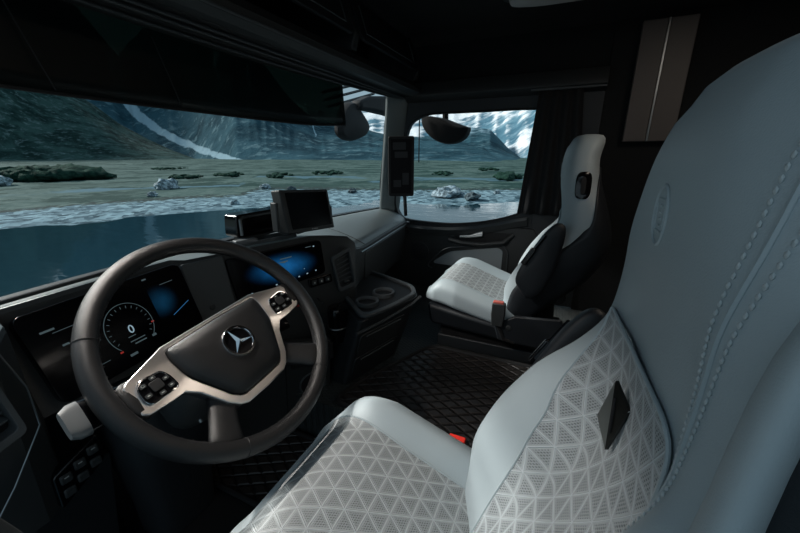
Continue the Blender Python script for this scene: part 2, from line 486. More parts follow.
    sh = s; Yc = Y - stable(th, 1.07) / 2 - .012
    def side(y, z, off=0.):
        W_, Y_, T_ = stable(wd, z), stable(y0, z), stable(th, z)
        q = min(1., abs(y - (Y_ - T_ / 2)) / (T_ / 2)) ** (1 / E2); return P(sh * (W_ * math.sqrt(1 - q * q) ** E1 + off), y, z)
    se = [(math.copysign(abs(math.cos(2 * PI * k / 32)) ** .6, math.cos(2 * PI * k / 32)), math.copysign(abs(math.sin(2 * PI * k / 32)) ** .6, math.sin(2 * PI * k / 32))) for k in range(32)]
    bo = MB(); bo.loft([[side(Yc + .024 * f * a, 1.0 + .046 * f * b, o_) for a, b in se] for f, o_ in ((1.05, -.004), (1.05, .004), (.95, .006), (.7, .004), (.35, .004), (.05, .004))])
    bo_o = bo.build('belt_outlet', 'gloss', root, label='black belt outlet in the shoulder')
    MB().loft([[side(Yc + .008 * f * a, 1.0 + .030 * f * b, o_) for a, b in se] for f, o_ in ((1., .002), (1., .0065), (.05, .0075))]).build('outlet_slot', 'black', bo_o)
    # ---- armrest folded up against the inner side
    ax = s * .285
    prof = [(.092, .655), (.070, .61), (.045, .582), (.005, .60), (-.030, .68), (-.052, .78), (-.060, .86), (-.050, .892), (-.022, .893), (.012, .85), (.045, .785), (.075, .72)]
    am_o = (-.055, -.075) if s > 0 else (-.040, -.030)
    prof = [(y + am_o[0], z + am_o[1]) for y, z in prof]
    a_ = spline([P(ax - s * .012, y, z) for y, z in prof], 4, True); k = V((s * .044, 0, 0))
    am = MB(); cen = sum(a_, V()) / len(a_)
    am.loft([[cen + (p - cen) * .9 for p in a_], [p + k * .2 for p in a_], [p + k * .8 for p in a_], [cen + (p - cen) * .88 + k for p in a_]])
    ao = am.build('armrest', 'leather_shell', root, sub=1, label='dark armrest folded upright')
    MB().tube([P(ax + s * .034, .060 + am_o[0], .75 + am_o[1]), P(ax + s * .036, .035 + am_o[0], .795 + am_o[1]), P(ax + s * .034, .005 + am_o[0], .85 + am_o[1])], .006, 8).build('armrest_seam', 'gloss', ao)
    MB().box(P(ax + s * .038, .052 + am_o[0], .765 + am_o[1]), (.012, .02, .07), Matrix.Rotation(math.radians(28), 3, 'X')).build('adjuster', 'gloss', ao, bevel=.004)
    # ---- buckle
    bx = s * (.272)
    by, bz_ = (.155, .432) if s > 0 else (.105, .505)
    bk = MB(); bk.loft([[P(bx + h * i, by + w_ * j, z) for i, j in ((-1, -1), (1, -1), (1, 1), (-1, 1))] for h, w_, z in ((.013, .022, bz_ - .10), (.015, .027, bz_ - .05), (.014, .026, bz_))])
    b_o = bk.build('belt_buckle', 'plastic', root, bevel=.004, label='black belt buckle with red button')
    MB().box(P(bx, by + .002, bz_ + .002), (.019, .042, .012)).build('release_button', 'red' if s > 0 else 'red_dim', b_o, bevel=.003)
    MB().tube([P(bx, by, bz_ - .09), P(s * .268, by - .03, .345), P(s * .26, by - .07, .335)], .008, 8).build('buckle_stalk', 'rubber', b_o)
    return root

make_seat(-.63, 0., 1, 0., 0., 'large pale grey leather seat in front of the steering wheel, filling the right foreground')
make_seat(.575, .065, -1, .035, .03, 'pale grey leather seat on the far side beside the passenger door')
# the driver's seat stands on its own raised box in the footwell
own = MB().box((-.63, .10, .166), (.46, .56, .167)).build('seat_riser', 'plastic_low', bevel=.01)
own_origin(own, (-.63, .1, .083)); tag(own, 'black riser box under the near driver seat', 'seat riser')

# ------------------------------------------------------------------ steering wheel
WC = V((-.614, .577, .756)); WN = V((-.0457, -.7487, .6613)).normalized()
WX0 = V((.99814, -.06096, 0)); WV0 = WN.cross(WX0)
ph = math.radians(8); WX = WX0 * math.cos(ph) + WV0 * math.sin(ph); WY = WN.cross(WX)
def W(a, b, c=0.): return WC + WX * a + WY * b + WN * c
wheel = thing('steering_wheel', WC, 'black leather steering wheel with silver trim in front of the near seat', 'steering wheel')
rim = MB(); rm = []
for k in range(96):
    t = 2 * PI * k / 96; rm.append([W((.2165 + .0165 * math.cos(q)) * math.cos(t), (.2165 + .0165 * math.cos(q)) * math.sin(t), .0185 * math.sin(q)) for q in [2 * PI * j / 16 for j in range(16)]])
rim.loft(rm, loop=True); rim_o = rim.build('rim', 'leather_black', wheel)
for d in (148, 32, 238, 302):
    t = math.radians(d)
    MB().tube([W((.2165 + .0171 * math.cos(q)) * math.cos(t), (.2165 + .0171 * math.cos(q)) * math.sin(t), .0191 * math.sin(q)) for q in [2 * PI * j / 24 for j in range(24)]], .0007, 5, closed=True).build('rim_seam', 'rubber', rim_o)
stt = MB()
for k in range(150):
    t = 2 * PI * k / 150
    stt.ball(W(.2003 * math.cos(t), .2003 * math.sin(t), .004 if k % 2 else -.001), .0016, 1)
stt.build('rim_stitching', 'rubber', rim_o)
# spokes: two flat side spokes, two lower legs
for sx in (-1, 1):
    sp = MB(); R = []
    for t, hw_, zc in ((.08, .045, -.030), (.13, .036, -.024), (.17, .034, -.014), (.205, .040, -.002)):
        yc = -.004
        R.append([W(sx * t, yc + hw_ * a, zc + .011 * b) for a, b in ((-1, -.5), (-.8, -1), (.8, -1), (1, -.5), (1, .5), (.8, 1), (-.8, 1), (-1, .5))])
    sp.loft(R).build('side_spoke', 'leather_black', wheel, sub=1)
    lg = MB(); R = []
    for t, hw_, zc in ((.08, .030, -.036), (.12, .027, -.030), (.16, .025, -.020), (.19, .028, -.008), (.21, .034, -.002)):
        an = math.radians(-90 + sx * 40); ca, sa = math.cos(an), math.sin(an)
        R.append([W(t * ca - hw_ * a * sa, t * sa + hw_ * a * ca, zc + .013 * b) for a, b in ((-1, -.5), (-.7, -1), (.7, -1), (1, -.5), (1, .5), (.7, 1), (-.7, 1), (-1, .5))])
    lg.loft(R).build('lower_spoke', 'leather_black', wheel, sub=1)
# hub behind the pad
hub = MB(); hp = [(-.11, .04), (.11, .04), (.118, -.03), (.065, -.125), (-.065, -.125), (-.118, -.03)]
hub.loft([[W(a * .75, b * .75 - .01, -.075) for a, b in hp], [W(a, b, -.045) for a, b in hp], [W(a, b, -.020) for a, b in hp]]).build('hub_housing', 'plastic', wheel, bevel=.008, segs=3)
# silver bezel: band round the pad and a plate on each side
def mir(l): return l + [(-a, b) for a, b in reversed(l)]
outer = [(0, -.132), (.050, -.130), (.066, -.122), (.082, -.104), (.106, -.058), (.124, -.040), (.150, -.040), (.186, -.036), (.194, -.030), (.196, -.010), (.190, .020), (.184, .026), (.118, .046), (.106, .050), (0, .0505)]
inner = [(0, -.113), (.046, -.1125), (.056, -.108), (.067, -.096), (.090, -.050), (.101, -.028), (.103, -.022), (.105, -.014), (.106, -.006), (.107, .004), (.108, .016), (.108, .026), (.106, .036), (.10, .041), (0, .043)]
def fullring(l): return l + [(-a, b) for a, b in reversed(l[1:-1])]
def dish(a): return -.012 + .010 * sm(.09, .19, abs(a))
bz = MB(); O, I = fullring(outer), fullring(inner)
bz.loft([[W(a, b, dish(a) - .006) for a, b in O], [W(a, b, dish(a) + .004) for a, b in O], [W(a, b, dish(a) + .006) for a, b in I], [W(a, b, dish(a) - .008) for a, b in I]], loop=True)
bz_o = bz.build('silver_bezel', 'silver', wheel, bevel=.0025, segs=3, label='satin silver trim')
# airbag pad
def padpt(k, lift): return [W(a * k, (b + .035) * k - .035, lift) for a, b in fullring(inner)]
pd = MB(); pd.loft([padpt(.985, -.02), padpt(.985, -.006), padpt(.965, .000), padpt(.90, .006), padpt(.7, .011), padpt(.4, .014), padpt(.12, .0145)])
pad_o = pd.build('airbag_pad', 'leather_black', wheel)
# round badge: ring, dark disc, three-pointed star
BC = (0., -.024)
bd = MB()
cc = W(*BC, .013)
bd.lathe(cc, WN, [(.033, 0), (.033, .003), (.0315, .0055), (.028, .0055), (.0265, .003), (.0265, 0)], 48)
bd_o = bd.build('badge_ring', 'chrome', pad_o)
MB().lathe(cc, WN, [(.0267, -.001), (.0267, .0022), (0, .0022)], 40).build('badge_disc', 'gloss', bd_o)
sr = MB()
for k in range(3):
    t = math.radians(90 + 120 * k + 12); up = (math.cos(t), math.sin(t)); sd = (-up[1], up[0])
    tip = W(BC[0] + up[0] * .0285, BC[1] + up[1] * .0285, .0160)
    inn = .0062
    l = W(BC[0] + inn * math.cos(t + PI / 3), BC[1] + inn * math.sin(t + PI / 3), .0150); r = W(BC[0] + inn * math.cos(t - PI / 3), BC[1] + inn * math.sin(t - PI / 3), .0150)
    ctr = W(*BC, .0215)
    sr.poly([tip, l, ctr]); sr.poly([tip, ctr, r])
sr.build('badge_star', 'chrome', bd_o, smooth=False)
# button pads
for sx in (-1, 1):
    lo = [(.121, -.030), (.122, -.002), (.130, .018), (.168, .022), (.181, .010), (.184, -.018), (.178, -.030)]
    lo = [(.152 + (a - .152) * .84, -.004 + (b + .004) * .80) for a, b in lo]
    def B(a, b, c): return W(sx * a, b, dish(a) + c)
    ol = rounded([B(a, b, .003) for a, b in lo], .006, 3)
    bp = MB(); bp.loft([[p - WN * .004 for p in ol], [p + WN * .0042 for p in ol]]); bp_o = bp.build('button_pad', 'gloss', wheel, bevel=.001)
    ce = sum(ol, V()) / len(ol)
    fr = MB(); fr.tube([ce + (p - ce) * 1.03 + WN * .0042 for p in ol], .0016, 6, closed=True); fr.build('pad_frame', 'chrome', bp_o)
    MB().prism(rounded([B(.142, -.012, .0078), B(.142, .006, .0078), B(.162, .006, .0078), B(.162, -.012, .0078)], .004, 3), WN * .003).build('touch_button', 'black', bp_o, bevel=.001)
    for a, b in ((.134, -.016), (.134, -.001), (.150, .011), (.169, .007), (.171, -.011), (.152, -.019)):
        kb = MB(); kb.prism(rounded([B(a - .005, b - .0035, .0075), B(a + .005, b - .0035, .0075), B(a + .005, b + .0035, .0075), B(a - .005, b + .0035, .0075)], .002, 2), WN * .0015)
        ko = kb.build('button', 'plastic', bp_o)
# printed symbols
for sx, bp_o in zip((-1, 1), [o for o in wheel.children if o.name.startswith('button_pad')]):
    q = lambda x, y: W(sx * x, y, dish(x) + .0092)
    for a, b, w_, h_ in ((.134, -.016, .004, .0020), (.134, -.001, .004, .0020), (.150, .011, .0035, .002), (.171, -.011, .004, .0020), (.152, -.019, .0045, .0015)):
        ic = MB(); ic.poly([q(a - w_ / 2, b - h_ / 2), q(a + w_ / 2, b - h_ / 2), q(a + w_ / 2, b + h_ / 2), q(a - w_ / 2, b + h_ / 2)])
        ic.build('symbol', 'icon', bp_o, smooth=False)
    ic = MB(); ic.tube([W(sx * .169 + .0022 * math.cos(2 * PI * k / 14), .007 + .0022 * math.sin(2 * PI * k / 14), dish(.169) + .0094) for k in range(14)], .0004, 4, closed=True)
    ic.build('symbol', 'icon', bp_o, smooth=False)

# steering column: shroud, boot, stalk
column = thing('steering_column', (-.63, .80, .081), 'black steering column boot rising from the footwell to the wheel', 'steering column')
up = V((0, .75, -.66))
sec = lambda c, wx, wy, t=WX0, v=WV0: [c + t * (wx * math.copysign(abs(math.cos(2 * PI * k / 24)) ** .6, math.cos(2 * PI * k / 24))) + v * (wy * math.copysign(abs(math.sin(2 * PI * k / 24)) ** .6, math.sin(2 * PI * k / 24))) for k in range(24)]
cs = MB(); b0 = WC - WN * .080
cs.loft([sec(b0, .075, .06), sec(b0 - WN * .03 - WV0 * .01, .10, .075), sec(b0 - WN * .10 - WV0 * .03, .105, .08), sec(b0 - WN * .17 - WV0 * .05, .085, .07)])
cs.build('column_shroud', 'plastic', column, sub=1)
bt = MB()
hz = lambda z, y, wx, wy, x=-.63: [V((x + wx * math.copysign(abs(math.cos(2 * PI * k / 24)) ** .5, math.cos(2 * PI * k / 24)), y + wy * math.copysign(abs(math.sin(2 * PI * k / 24)) ** .5, math.sin(2 * PI * k / 24)), z)) for k in range(24)]
bt.loft([hz(.083, .93, .085, .07, -.60), hz(.2, .91, .085, .08, -.61), hz(.40, .87, .10, .10), hz(.52, .83, .12, .10), hz(.60, .80, .11, .08)])
bt.build('column_boot', 'plastic_low', column)
for k in range(2):
    MB().lathe(b0 - WN * .10 - WV0 * .105 + WX0 * (-.05 + .045 * k), -WV0, [(.004, -.004), (.004, .005), (0, .006)], 12).build('screw', 'grey_metal', column)
stk = MB(); s0 = WC - WX0 * .08 - WN * .085 + WV0 * .0; s1 = V((-.868, .60, .733))
a0 = WC - WX0 * .07 - WN * .10 - WV0 * .005; d = (s1 - a0)
stk.loft([sec(a0 + d * t, w_, h_, WV0, WN) for t, w_, h_ in ((0, .014, .012), (.45, .016, .012), (.55, .024, .014), (.92, .027, .015), (1., .022, .012))])
st_o = stk.build('multi_function_stalk', 'gloss', column)
e = MB(); e.loft([sec(a0 + d * t, w_, h_, WV0, WN) for t, w_, h_ in ((.91, .0275, .0155), (.98, .027, .015), (1.04, .021, .011))]); e.build('stalk_cap', 'white_trim', st_o, label='grey stalk end cap')
e = MB()
e.tube([a0 + d * .80 + WN * .0150 + WX0 * .008 * math.cos(2 * PI * k / 16) + WV0 * .005 * math.sin(2 * PI * k / 16) for k in range(16)], .0007, 4, closed=True)
e.build('stalk_symbol', 'icon', st_o)
stk2 = MB(); a1 = WC + WX0 * .07 - WN * .10; s2 = WC + WX0 * .20 - WN * .09 - WV0 * .02; d = s2 - a1
stk2.loft([sec(a1 + d * t, w_, h_, WV0, WN) for t, w_, h_ in ((0, .012, .011), (.5, .013, .011), (.6, .020, .013), (1., .018, .011))])
s2o = stk2.build('wiper_stalk', 'gloss', column)

# ------------------------------------------------------------------ dashboard
def yws(x): return 1.225 - .135 * (abs(x + .05) / 1.1) ** 2.2            # windscreen foot line in plan
dash = thing('dashboard', (0, .95, .25), 'black dashboard with grey grained top running below the windscreen', 'dashboard')
ST = [  # x: front edge (y,z), face bottom (y,z), crown height
    (-1.08, .80, .785, .83, .42, .005), (-.985, .79, .79, .83, .42, .005), (-.87, .80, .80, .83, .42, .006), (-.83, .86, .815, .84, .44, .006), (-.815, .955, .818, .885, .60, .006), (-.60, .965, .822, .885, .60, .004), (-.46, .965, .824, .885, .60, .002),
    (-.43, .945, .818, .90, .52, .0), (-.33, .945, .810, .90, .50, .0), (-.305, .955, .806, .89, .45, .0), (-.15, .90, .808, .845, .43, .0), (0., .835, .812, .785, .42, .0), (.06, .80, .805, .76, .41, .0), (.13, .765, .79, .735, .42, .004),
    (.165, .76, .765, .75, .42, .01), (.20, .775, .725, .79, .43, .022), (.30, .80, .706, .83, .43, .032), (.60, .845, .702, .88, .43, .034), (.90, .885, .700, .92, .43, .028), (1.06, .905, .698, .94, .43, .02)]
top_r, face_r = [], []
for x, yf, zf, yb, zb, cr in ST:
    ye = yws(x) - .012
    n = 8; L = []
    for i in range(n + 1):
        t = i / n; L.append(V((x, lerp(ye, yf, t), lerp(.765, zf, t) + cr * 4 * t * (1 - t) * .9)))
    top_r.append(L)
    face_r.append([V((x, yf, zf)), V((x, yf - .008, zf - .008)), V((x, yf - .010, zf - .02)), V((x, lerp(yf - .01, yb, .5), lerp(zf - .02, zb, .5))), V((x, yb, zb)), V((x, yb + .02, zb - .012)), V((x, yb + .2, zb - .02)), V((x, ye, zb)), V((x, ye, .75)), V((x, ye, .765)), V((x, lerp(ye, yf, .5), .755 if False else min(zf, .76) - .02))])
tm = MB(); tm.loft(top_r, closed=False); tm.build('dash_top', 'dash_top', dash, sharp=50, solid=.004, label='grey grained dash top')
fm = MB(); fm.loft(face_r); fm.build('dash_body', 'plastic', dash, sharp=28)
# ledge strip between cluster and windscreen
MB().tube([(x, lerp(yws(x), yf, .82), lerp(.765, zf, .82) + .012) for x, yf, zf in ((-.98, .79, .79), (-.87, .80, .80), (-.81, .95, .818), (-.6, .965, .822), (-.45, .965, .822))], .005, 8).build('defroster_strip', 'plastic', dash)
# instrument display
CL = [V((-.805, .925, .803)), V((-.462, .93, .822)), V((-.455, .872, .645)), V((-.788, .862, .617))]
cl_o = panel(CL, .022, .022).build('instrument_display', 'glass_black', dash, bevel=.002)
rg = MB()
def Q(u, v, off=.0012): return quadpoint(CL, u, v, off)
gc = (.50, .56); ga, gb = .150, .31
rg.tube([Q(gc[0] + ga * math.cos(math.radians(a)), gc[1] - gb * math.sin(math.radians(a))) for a in range(-42, 226, 6)], .0008, 4); rg.build('gauge_ring', 'pix_dim', cl_o)
for a in range(-30, 215, 15):
    c0, s0_ = math.cos(math.radians(a)), math.sin(math.radians(a))
    MB().tube([Q(gc[0] + ga * k * c0, gc[1] - gb * k * s0_) for k in (.80, .90)], .0007, 4).build('gauge_tick', 'pix_dim', cl_o)
zr = MB(); zr.tube([Q(gc[0] + .013 * math.cos(2 * PI * k / 20), gc[1] + .02 - .045 * math.sin(2 * PI * k / 20)) for k in range(20)], .0014, 5, closed=True); zr.build('speed_digit', 'pix_white', cl_o)
def patches(name, C4, rows, m, parent, off=.0012):
    for u, v, w_, h_ in rows:
        x = MB(); patch(x, C4, u, v, u + w_, v + h_, off); x.build(name, m, parent, smooth=False)
patches('display_text', CL, ((.46, .72, .10, .012), (.48, .76, .08, .016), (.46, .66, .05, .010), (.60, .76, .03, .03), (.08, .22, .07, .022), (.13, .27, .11, .006), (.14, .42, .035, .022), (.19, .42, .14, .006), (.15, .54, .035, .022), (.20, .54, .12, .006), (.17, .80, .03, .022), (.22, .80, .09, .006), (.80, .20, .10, .008), (.70, .06, .03, .02), (.42, .86, .05, .03)), 'pix_dim', cl_o)
patches('red_zone', CL, ((.635, .60, .02, .02), (.375, .78, .02, .02)), 'pix_red', cl_o)
bl_ = MB(); bl_.tube([Q(.80, .66), Q(.95, .56)], .0010, 4); bl_.build('blue_bar', 'pix_blue', cl_o)
M['glow_cluster'] = glow_screen('cluster_glow', tuple(Q(.76, .42) - root_loc(cl_o)), (.05, .05, .05), (.02, .18, .40), .12)
gl_ = MB(); gl_.poly([Q(.70, .18, .0006), Q(.96, .18, .0006), Q(.96, .70, .0006), Q(.70, .70, .0006)]); gl_.build('blue_picture', 'glow_cluster', cl_o, smooth=False)
# grey block panel with a small round button between the displays
GP = [V((-.452, .935, .812)), V((-.315, .935, .803)), V((-.315, .895, .55)), V((-.445, .885, .55))]
gp_o = panel(GP, .012, .03).build('side_panel', 'plastic_grey', dash, bevel=.003)
MB().lathe(quadpoint(GP, .38, .55, .0), (0, -1, .16), [(.009, -.002), (.009, .002), (.007, .003), (0, .0025)], 20).build('round_button', 'plastic', gp_o)
# centre display
CS = [V((-.312, .932, .788)), V((.010, .806, .797)), V((.012, .793, .668)), V((-.300, .918, .640))]
cs_o = panel(CS, .016, .02).build('centre_display', 'glass_black', dash, bevel=.002)
def Q2(u, v, off=.0012): return quadpoint(CS, u, v, off)
M['glow_centre'] = glow_screen('centre_glow', tuple(Q2(.52, .50) - root_loc(cs_o)), (.15, .15, .062), (.012, .15, .42), .50)
g2 = MB(); g2.poly([Q2(.04, .06, .0006), Q2(.96, .06, .0006), Q2(.96, .94, .0006), Q2(.04, .94, .0006)]); g2.build('map_picture', 'glow_centre', cs_o, smooth=False)
patches('screen_text', CS, ((.50, .26, .13, .025), (.50, .36, .05, .3), (.46, .34, .12, .03), (.80, .11, .07, .02)), 'pix_dim', cs_o)
patches('screen_icon', CS, [(u, v, .018, .03) for u, v in ((.14, .88), (.40, .86), (.53, .85), (.66, .84), (.76, .83), (.87, .82), (.89, .12), (.73, .68))], 'pix_white', cs_o)
# button row under the display
BR = [V((-.055, .824, .655)), V((.035, .785, .658)), V((.035, .780, .625)), V((-.055, .82, .622))]
br_o = panel(BR, .008, .02).build('button_row', 'gloss', dash, bevel=.002)
for k in range(3):
    patch_m = MB(); patch_m.box(quadpoint(BR, .2 + .3 * k, .5, .002), (.02, .006, .02), Matrix.Rotation(math.radians(-22), 3, 'Z')); bo_ = patch_m.build('push_button', 'plastic', br_o, bevel=.002)
    im = MB(); patch(im, BR, .17 + .3 * k, .40, .23 + .3 * k, .62, .0056); im.build('button_symbol', 'icon', bo_, smooth=False)
# tray on top of the centre with raised lip
TY = [V((-.31, 1.04, .805)), V((-.02, .94, .812)), V((-.035, .87, .812)), V((-.31, .985, .806))]
ty = MB(); ty.ring_prism(rounded(TY, .02), rounded([quadpoint(TY, u, v) for u, v in ((.05, .12), (.95, .12), (.95, .88), (.05, .88))], .015), (0, 0, .014)); ty.build('top_tray', 'plastic_grey', dash, bevel=.002)
# air vents
def vent(C4, nslat, m, dep=.03):
    ctr = sum((V(p) for p in C4), V()) / 4
    inn = [ctr + (V(p) - ctr) * .80 for p in C4]
    n = (V(C4[1]) - V(C4[0])).cross(V(C4[3]) - V(C4[0])).normalized()
    v = MB(); o_, i_ = rounded(C4, .012, 3), rounded(inn, .008, 3)
    v.loft([[p + n * .02 for p in o_], [p - n * .006 for p in o_], [p - n * .006 for p in i_], [p + n * .02 for p in i_]], loop=True)
    vo = v.build('air_vent', m, dash, bevel=.0015)
    MB().poly([p + n * .018 for p in inn]); b_ = MB(); b_.poly([p + n * .018 for p in inn]); b_.build('vent_shaft', 'black', vo, smooth=False)
    for k in range(nslat):
        t = (k + .7) / (nslat + .9)
        a, b = quadpoint(inn, 0.02, t, -.006), quadpoint(inn, .98, t, -.006)
        s_ = MB(); w = V((0, 0, .0016)); s_.prism([a - w, b - w, b + w, a + w], n * .012 + V((0, 0, .004))); s_.build('vent_slat', 'plastic_grey', vo)
    m_ = quadpoint(inn, .5, .88, .002)
    MB().box(m_, (.022, .010, .008), Matrix.Rotation(math.radians(-30), 3, 'Z')).build('vent_wheel', 'grey_metal', vo, bevel=.002)
    return vo
vent([V((.045, .790, .722)), V((.118, .748, .752)), V((.128, .728, .590)), V((.055, .765, .576))], 6, 'plastic_grey')
vent([V((-.975, .765, .795)), V((-.885, .775, .795)), V((-.868, .768, .66)), V((-.96, .758, .64))], 6, 'plastic_grey')
MB().tube([(-.862, .80, .80), (-.845, .795, .72), (-.845, .80, .64), (-.90, .795, .555), (-.93, .79, .52)], .0015, 6).build('trim_line', 'grey_metal', dash)
# round bin below the vent, chrome catch beside it
ab = MB(); ax_ = V((-.35, -.55, .75)).normalized(); ac = V((-.030, .720, .445))
ab.loft([[ac + V((.040 * k * math.cos(2 * PI * j / 28), .036 * k * math.sin(2 * PI * j / 28), h)) for j in range(28)] for k, h in ((.80, -.03), (.92, 0), (.98, .04), (.98, .062), (1.02, .066), (1.02, .098), (.96, .108), (.3, .112))])
ab_o = ab.build('round_bin', 'gloss', dash)
MB().tube([ac + V((.0405 * math.cos(2 * PI * j / 28), .0365 * math.sin(2 * PI * j / 28), .03)) for j in range(28)], .003, 6, closed=True).build('bin_band', 'grey_metal', ab_o)
MB().tube([(-.055, .795, .585), (-.04, .785, .567), (-.035, .782, .555)], .005, 8).build('chrome_catch', 'chrome', dash)
MB().tube([(-.115, .775, .49), (-.108, .765, .46), (-.106, .76, .435)], .005, 8).build('chrome_catch', 'chrome', dash)
rb = MB(); rb.box((-.165, .80, .60), (.035, .012, .014), Matrix.Rotation(math.radians(-22), 3, 'Z')); rb.build('red_switch', 'red', dash, bevel=.003, label='red brake switch')
# lower console with tray top
CT = [V((-.068, .600, .528)), V((.285, .492, .528)), V((.455, .82, .528)), V((.455, 1.0, .528)), V((.06, 1.0, .528)), V((.06, .76, .528))]
CB = [V((-.085, .665, .252)), V((.235, .575, .252)), V((.42, .86, .252)), V((.44, 1.0, .252)), V((-.06, 1.0, .252)), V((-.06, .80, .252))]
cr_ = [.03, .07, .04, .01, .01, .02]
co = MB(); T_, B_ = rounded(CT, cr_, 6), rounded(CB, cr_, 6)
co.loft([B_, [b.lerp(t, .5) for b, t in zip(B_, T_)], [b.lerp(t, .9) + V((0, 0, .004)) for b, t in zip(B_, T_)], T_])
co.build('console', 'plastic_low', dash, bevel=.004)
tl = [V((-.045, .60, .530)), V((.10, .545, .530)), V((.255, .515, .530)), V((.33, .56, .530)), V((.45, .85, .530)), V((.36, .90, .530)), V((.13, .80, .530))]
cen = sum(tl, V()) / 7
ro, ri = rounded([cen + (p - cen) * 1.05 for p in tl], .05, 6), rounded([cen + (p - cen) * .93 for p in tl], .045, 6)
tr_ = MB(); tr_.ring_prism(ro, ri, (0, 0, .014)); tr_o = tr_.build('console_tray', 'plastic_grey', dash, bevel=.004)
tf = MB(); tf.poly([p + V((0, 0, .002)) for p in ri]); tf.build('tray_mat', 'rubber', tr_o, smooth=False)
for cx_, cy_ in ((.085, .655), (.200, .640)):
    c_ = MB(); c_.lathe((cx_, cy_, .531), (0, 0, 1), [(.047, 0), (.047, .016), (.043, .018), (.038, .016), (.036, .004)], 36)
    c_.build('cup_holder', 'plastic_grey', tr_o)
    c_ = MB(); c_.lathe((cx_, cy_, .5325), (0, 0, 1), [(.0375, 0), (.0375, .004), (0, .004)], 30); c_.build('cup_well', 'black', tr_o)
# drawer fronts on the rear face of the console, ledge and recesses
def onface(u, z, off=.004):       # u along the edge from CT/CB[0] to [1]
    t = (z - .252) / (.528 - .252); a = CB[0].lerp(CT[0], t); b = CB[1].lerp(CT[1], t); p = a.lerp(b, u)
    n = (b - a).cross(V((0, 0, 1))).normalized(); return p + n * off
for z0_, z1_, m_ in ((.275, .365, 'plastic_low'), (.375, .465, 'plastic')):
    C4 = [onface(.06, z1_), onface(.76, z1_), onface(.70, z0_), onface(.06, z0_)]
    dr = panel(C4, .012, .012).build('drawer', m_, dash, bevel=.002)
    MB().tube([quadpoint(C4, .1, .12, .003), quadpoint(C4, .9, .12, .003)], .003, 6).build('drawer_grip', 'plastic_grey', dr)
MB().tube([onface(-.02, .485, .003), onface(.3, .488, .006), onface(.8, .505, .006), onface(.97, .52, .0)], .006, 8).build('console_ledge', 'plastic_grey', dash)
# panels left of the console, facing the driver, with a round recess
LP = [V((-.36, .93, .50)), V((-.085, .72, .44)), V((-.10, .735, .12)), V((-.36, .95, .085))]
lp_o = panel(LP, .01, .03).build('knee_panel', 'plastic_grey' if False else 'plastic', dash, bevel=.003)
lc = quadpoint(LP, .80, .52, .003); ln = -(LP[1] - LP[0]).cross(LP[3] - LP[0]).normalized()
MB().lathe(lc, ln, [(.050, -.002), (.052, .003), (.047, .005), (.044, .001)], 36).build('recess_ring', 'plastic_grey', lp_o)
MB().lathe(lc, ln, [(.044, -.001), (.044, .002), (0, .002)], 30).build('recess', 'black', lp_o)
MB().box(quadpoint(LP, .80, .16, .004), (.16, .006, .07), Matrix.Rotation(math.radians(-37), 3, 'Z')).build('open_shelf', 'black', lp_o, bevel=.004)
MB().tube([quadpoint(LP, .52, .02, .003), quadpoint(LP, .52, .95, .003)], .002, 6).build('panel_gap', 'black', lp_o)
# foot of the dash towards the floor, left knee part with switch panel
kl = MB(); kl.prism([V((-1.07, .84, .42)), V((-.74, .86, .46)), V((-.74, .96, .10)), V((-1.07, .96, .10))], (0, .06, 0)); kl.build('knee_bolster', 'plastic_low', dash, bevel=.004)
SW = [V((-.850, .817, .510)), V((-.765, .825, .545)), V((-.765, .828, .475)), V((-.850, .822, .430))]
sw_o = panel(SW, .008, .02).build('switch_panel', 'gloss', dash, bevel=.002)
for i in range(3):
    for j in range(2):
        q = quadpoint(SW, .2 + .3 * i, .28 + .44 * j, .003)
        so = MB().box(q, (.020, .006, .020)).build('rocker_switch', 'plastic', sw_o, bevel=.003)
        if j == 0:
            im = MB(); im.box(q + V((0, -.0035, .004)), (.007, .001, .002)); im.build('switch_symbol', 'icon', so)
# glovebox lid and dash seams on the passenger side
gb_o = panel([V((.32, .792, .675)), V((1.0, .882, .67)), V((1.0, .902, .47)), V((.36, .822, .47))], .02, .012).build('glovebox_lid', 'plastic', dash, bevel=.004)
MB().tube([(x, yf - .012, zf - .022) for x, yf, zf in ((.26, .79, .712), (.45, .823, .704), (.7, .858, .702), (.9, .885, .70), (1.05, .903, .698))], .0035, 6).build('lid_edge', 'grey_metal', gb_o)
MB().tube([V((.34, lerp(yws(.34), .807, t), lerp(.765, .706, t) + .032 * 3.6 * t * (1 - t) + .0005)) for t in [i / 12 for i in range(13)]], .002, 5).build('top_seam', 'plastic', dash)
for k in range(2):
    MB().lathe((1.035, .89 - .0 * k, .70 - .045 * k - .012), (0, -1, 0), [(.008, .0), (.008, .02), (0, .021)], 14).build('latch_knob', 'grey_metal', dash)

# ------------------------------------------------------------------ add-on screens on the dash
tab = thing('tablet', (-.01, .87, .815), 'black tablet screen clamped upright above the blue centre display', 'tablet')
TB = [V((-.118, .866, .990)), V((.118, .838, .975)), V((.130, .822, .822)), V((-.108, .850, .836))]
t_o = panel(TB, .008, .045).build('tablet_body', 'plastic', tab, bevel=.004)
sc = [quadpoint(TB, u, v, .0015) for u, v in ((.09, .06), (.94, .06), (.94, .90), (.09, .90))]
panel(sc, .004, .002).build('tablet_screen', 'glass_black', t_o)
patches('tablet_mark', TB, ((.47, .935, .03, .025), (.515, .938, .085, .018)), 'icon', t_o, .001)
MB().box((.125, .845, .87), (.014, .03, .075), Matrix.Rotation(math.radians(-7), 3, 'Z')).build('clamp', 'plastic', tab, bevel=.004)
MB().box((-.138, .875, .90), (.012, .03, .10), Matrix.Rotation(math.radians(-7), 3, 'Z')).build('clamp', 'plastic', tab, bevel=.004)
st_ = MB(); st_.tube([(.0, .885, .88), (.0, .90, .85), (.0, .89, .816)], .014, 10); st_.build('mount', 'plastic', tab)
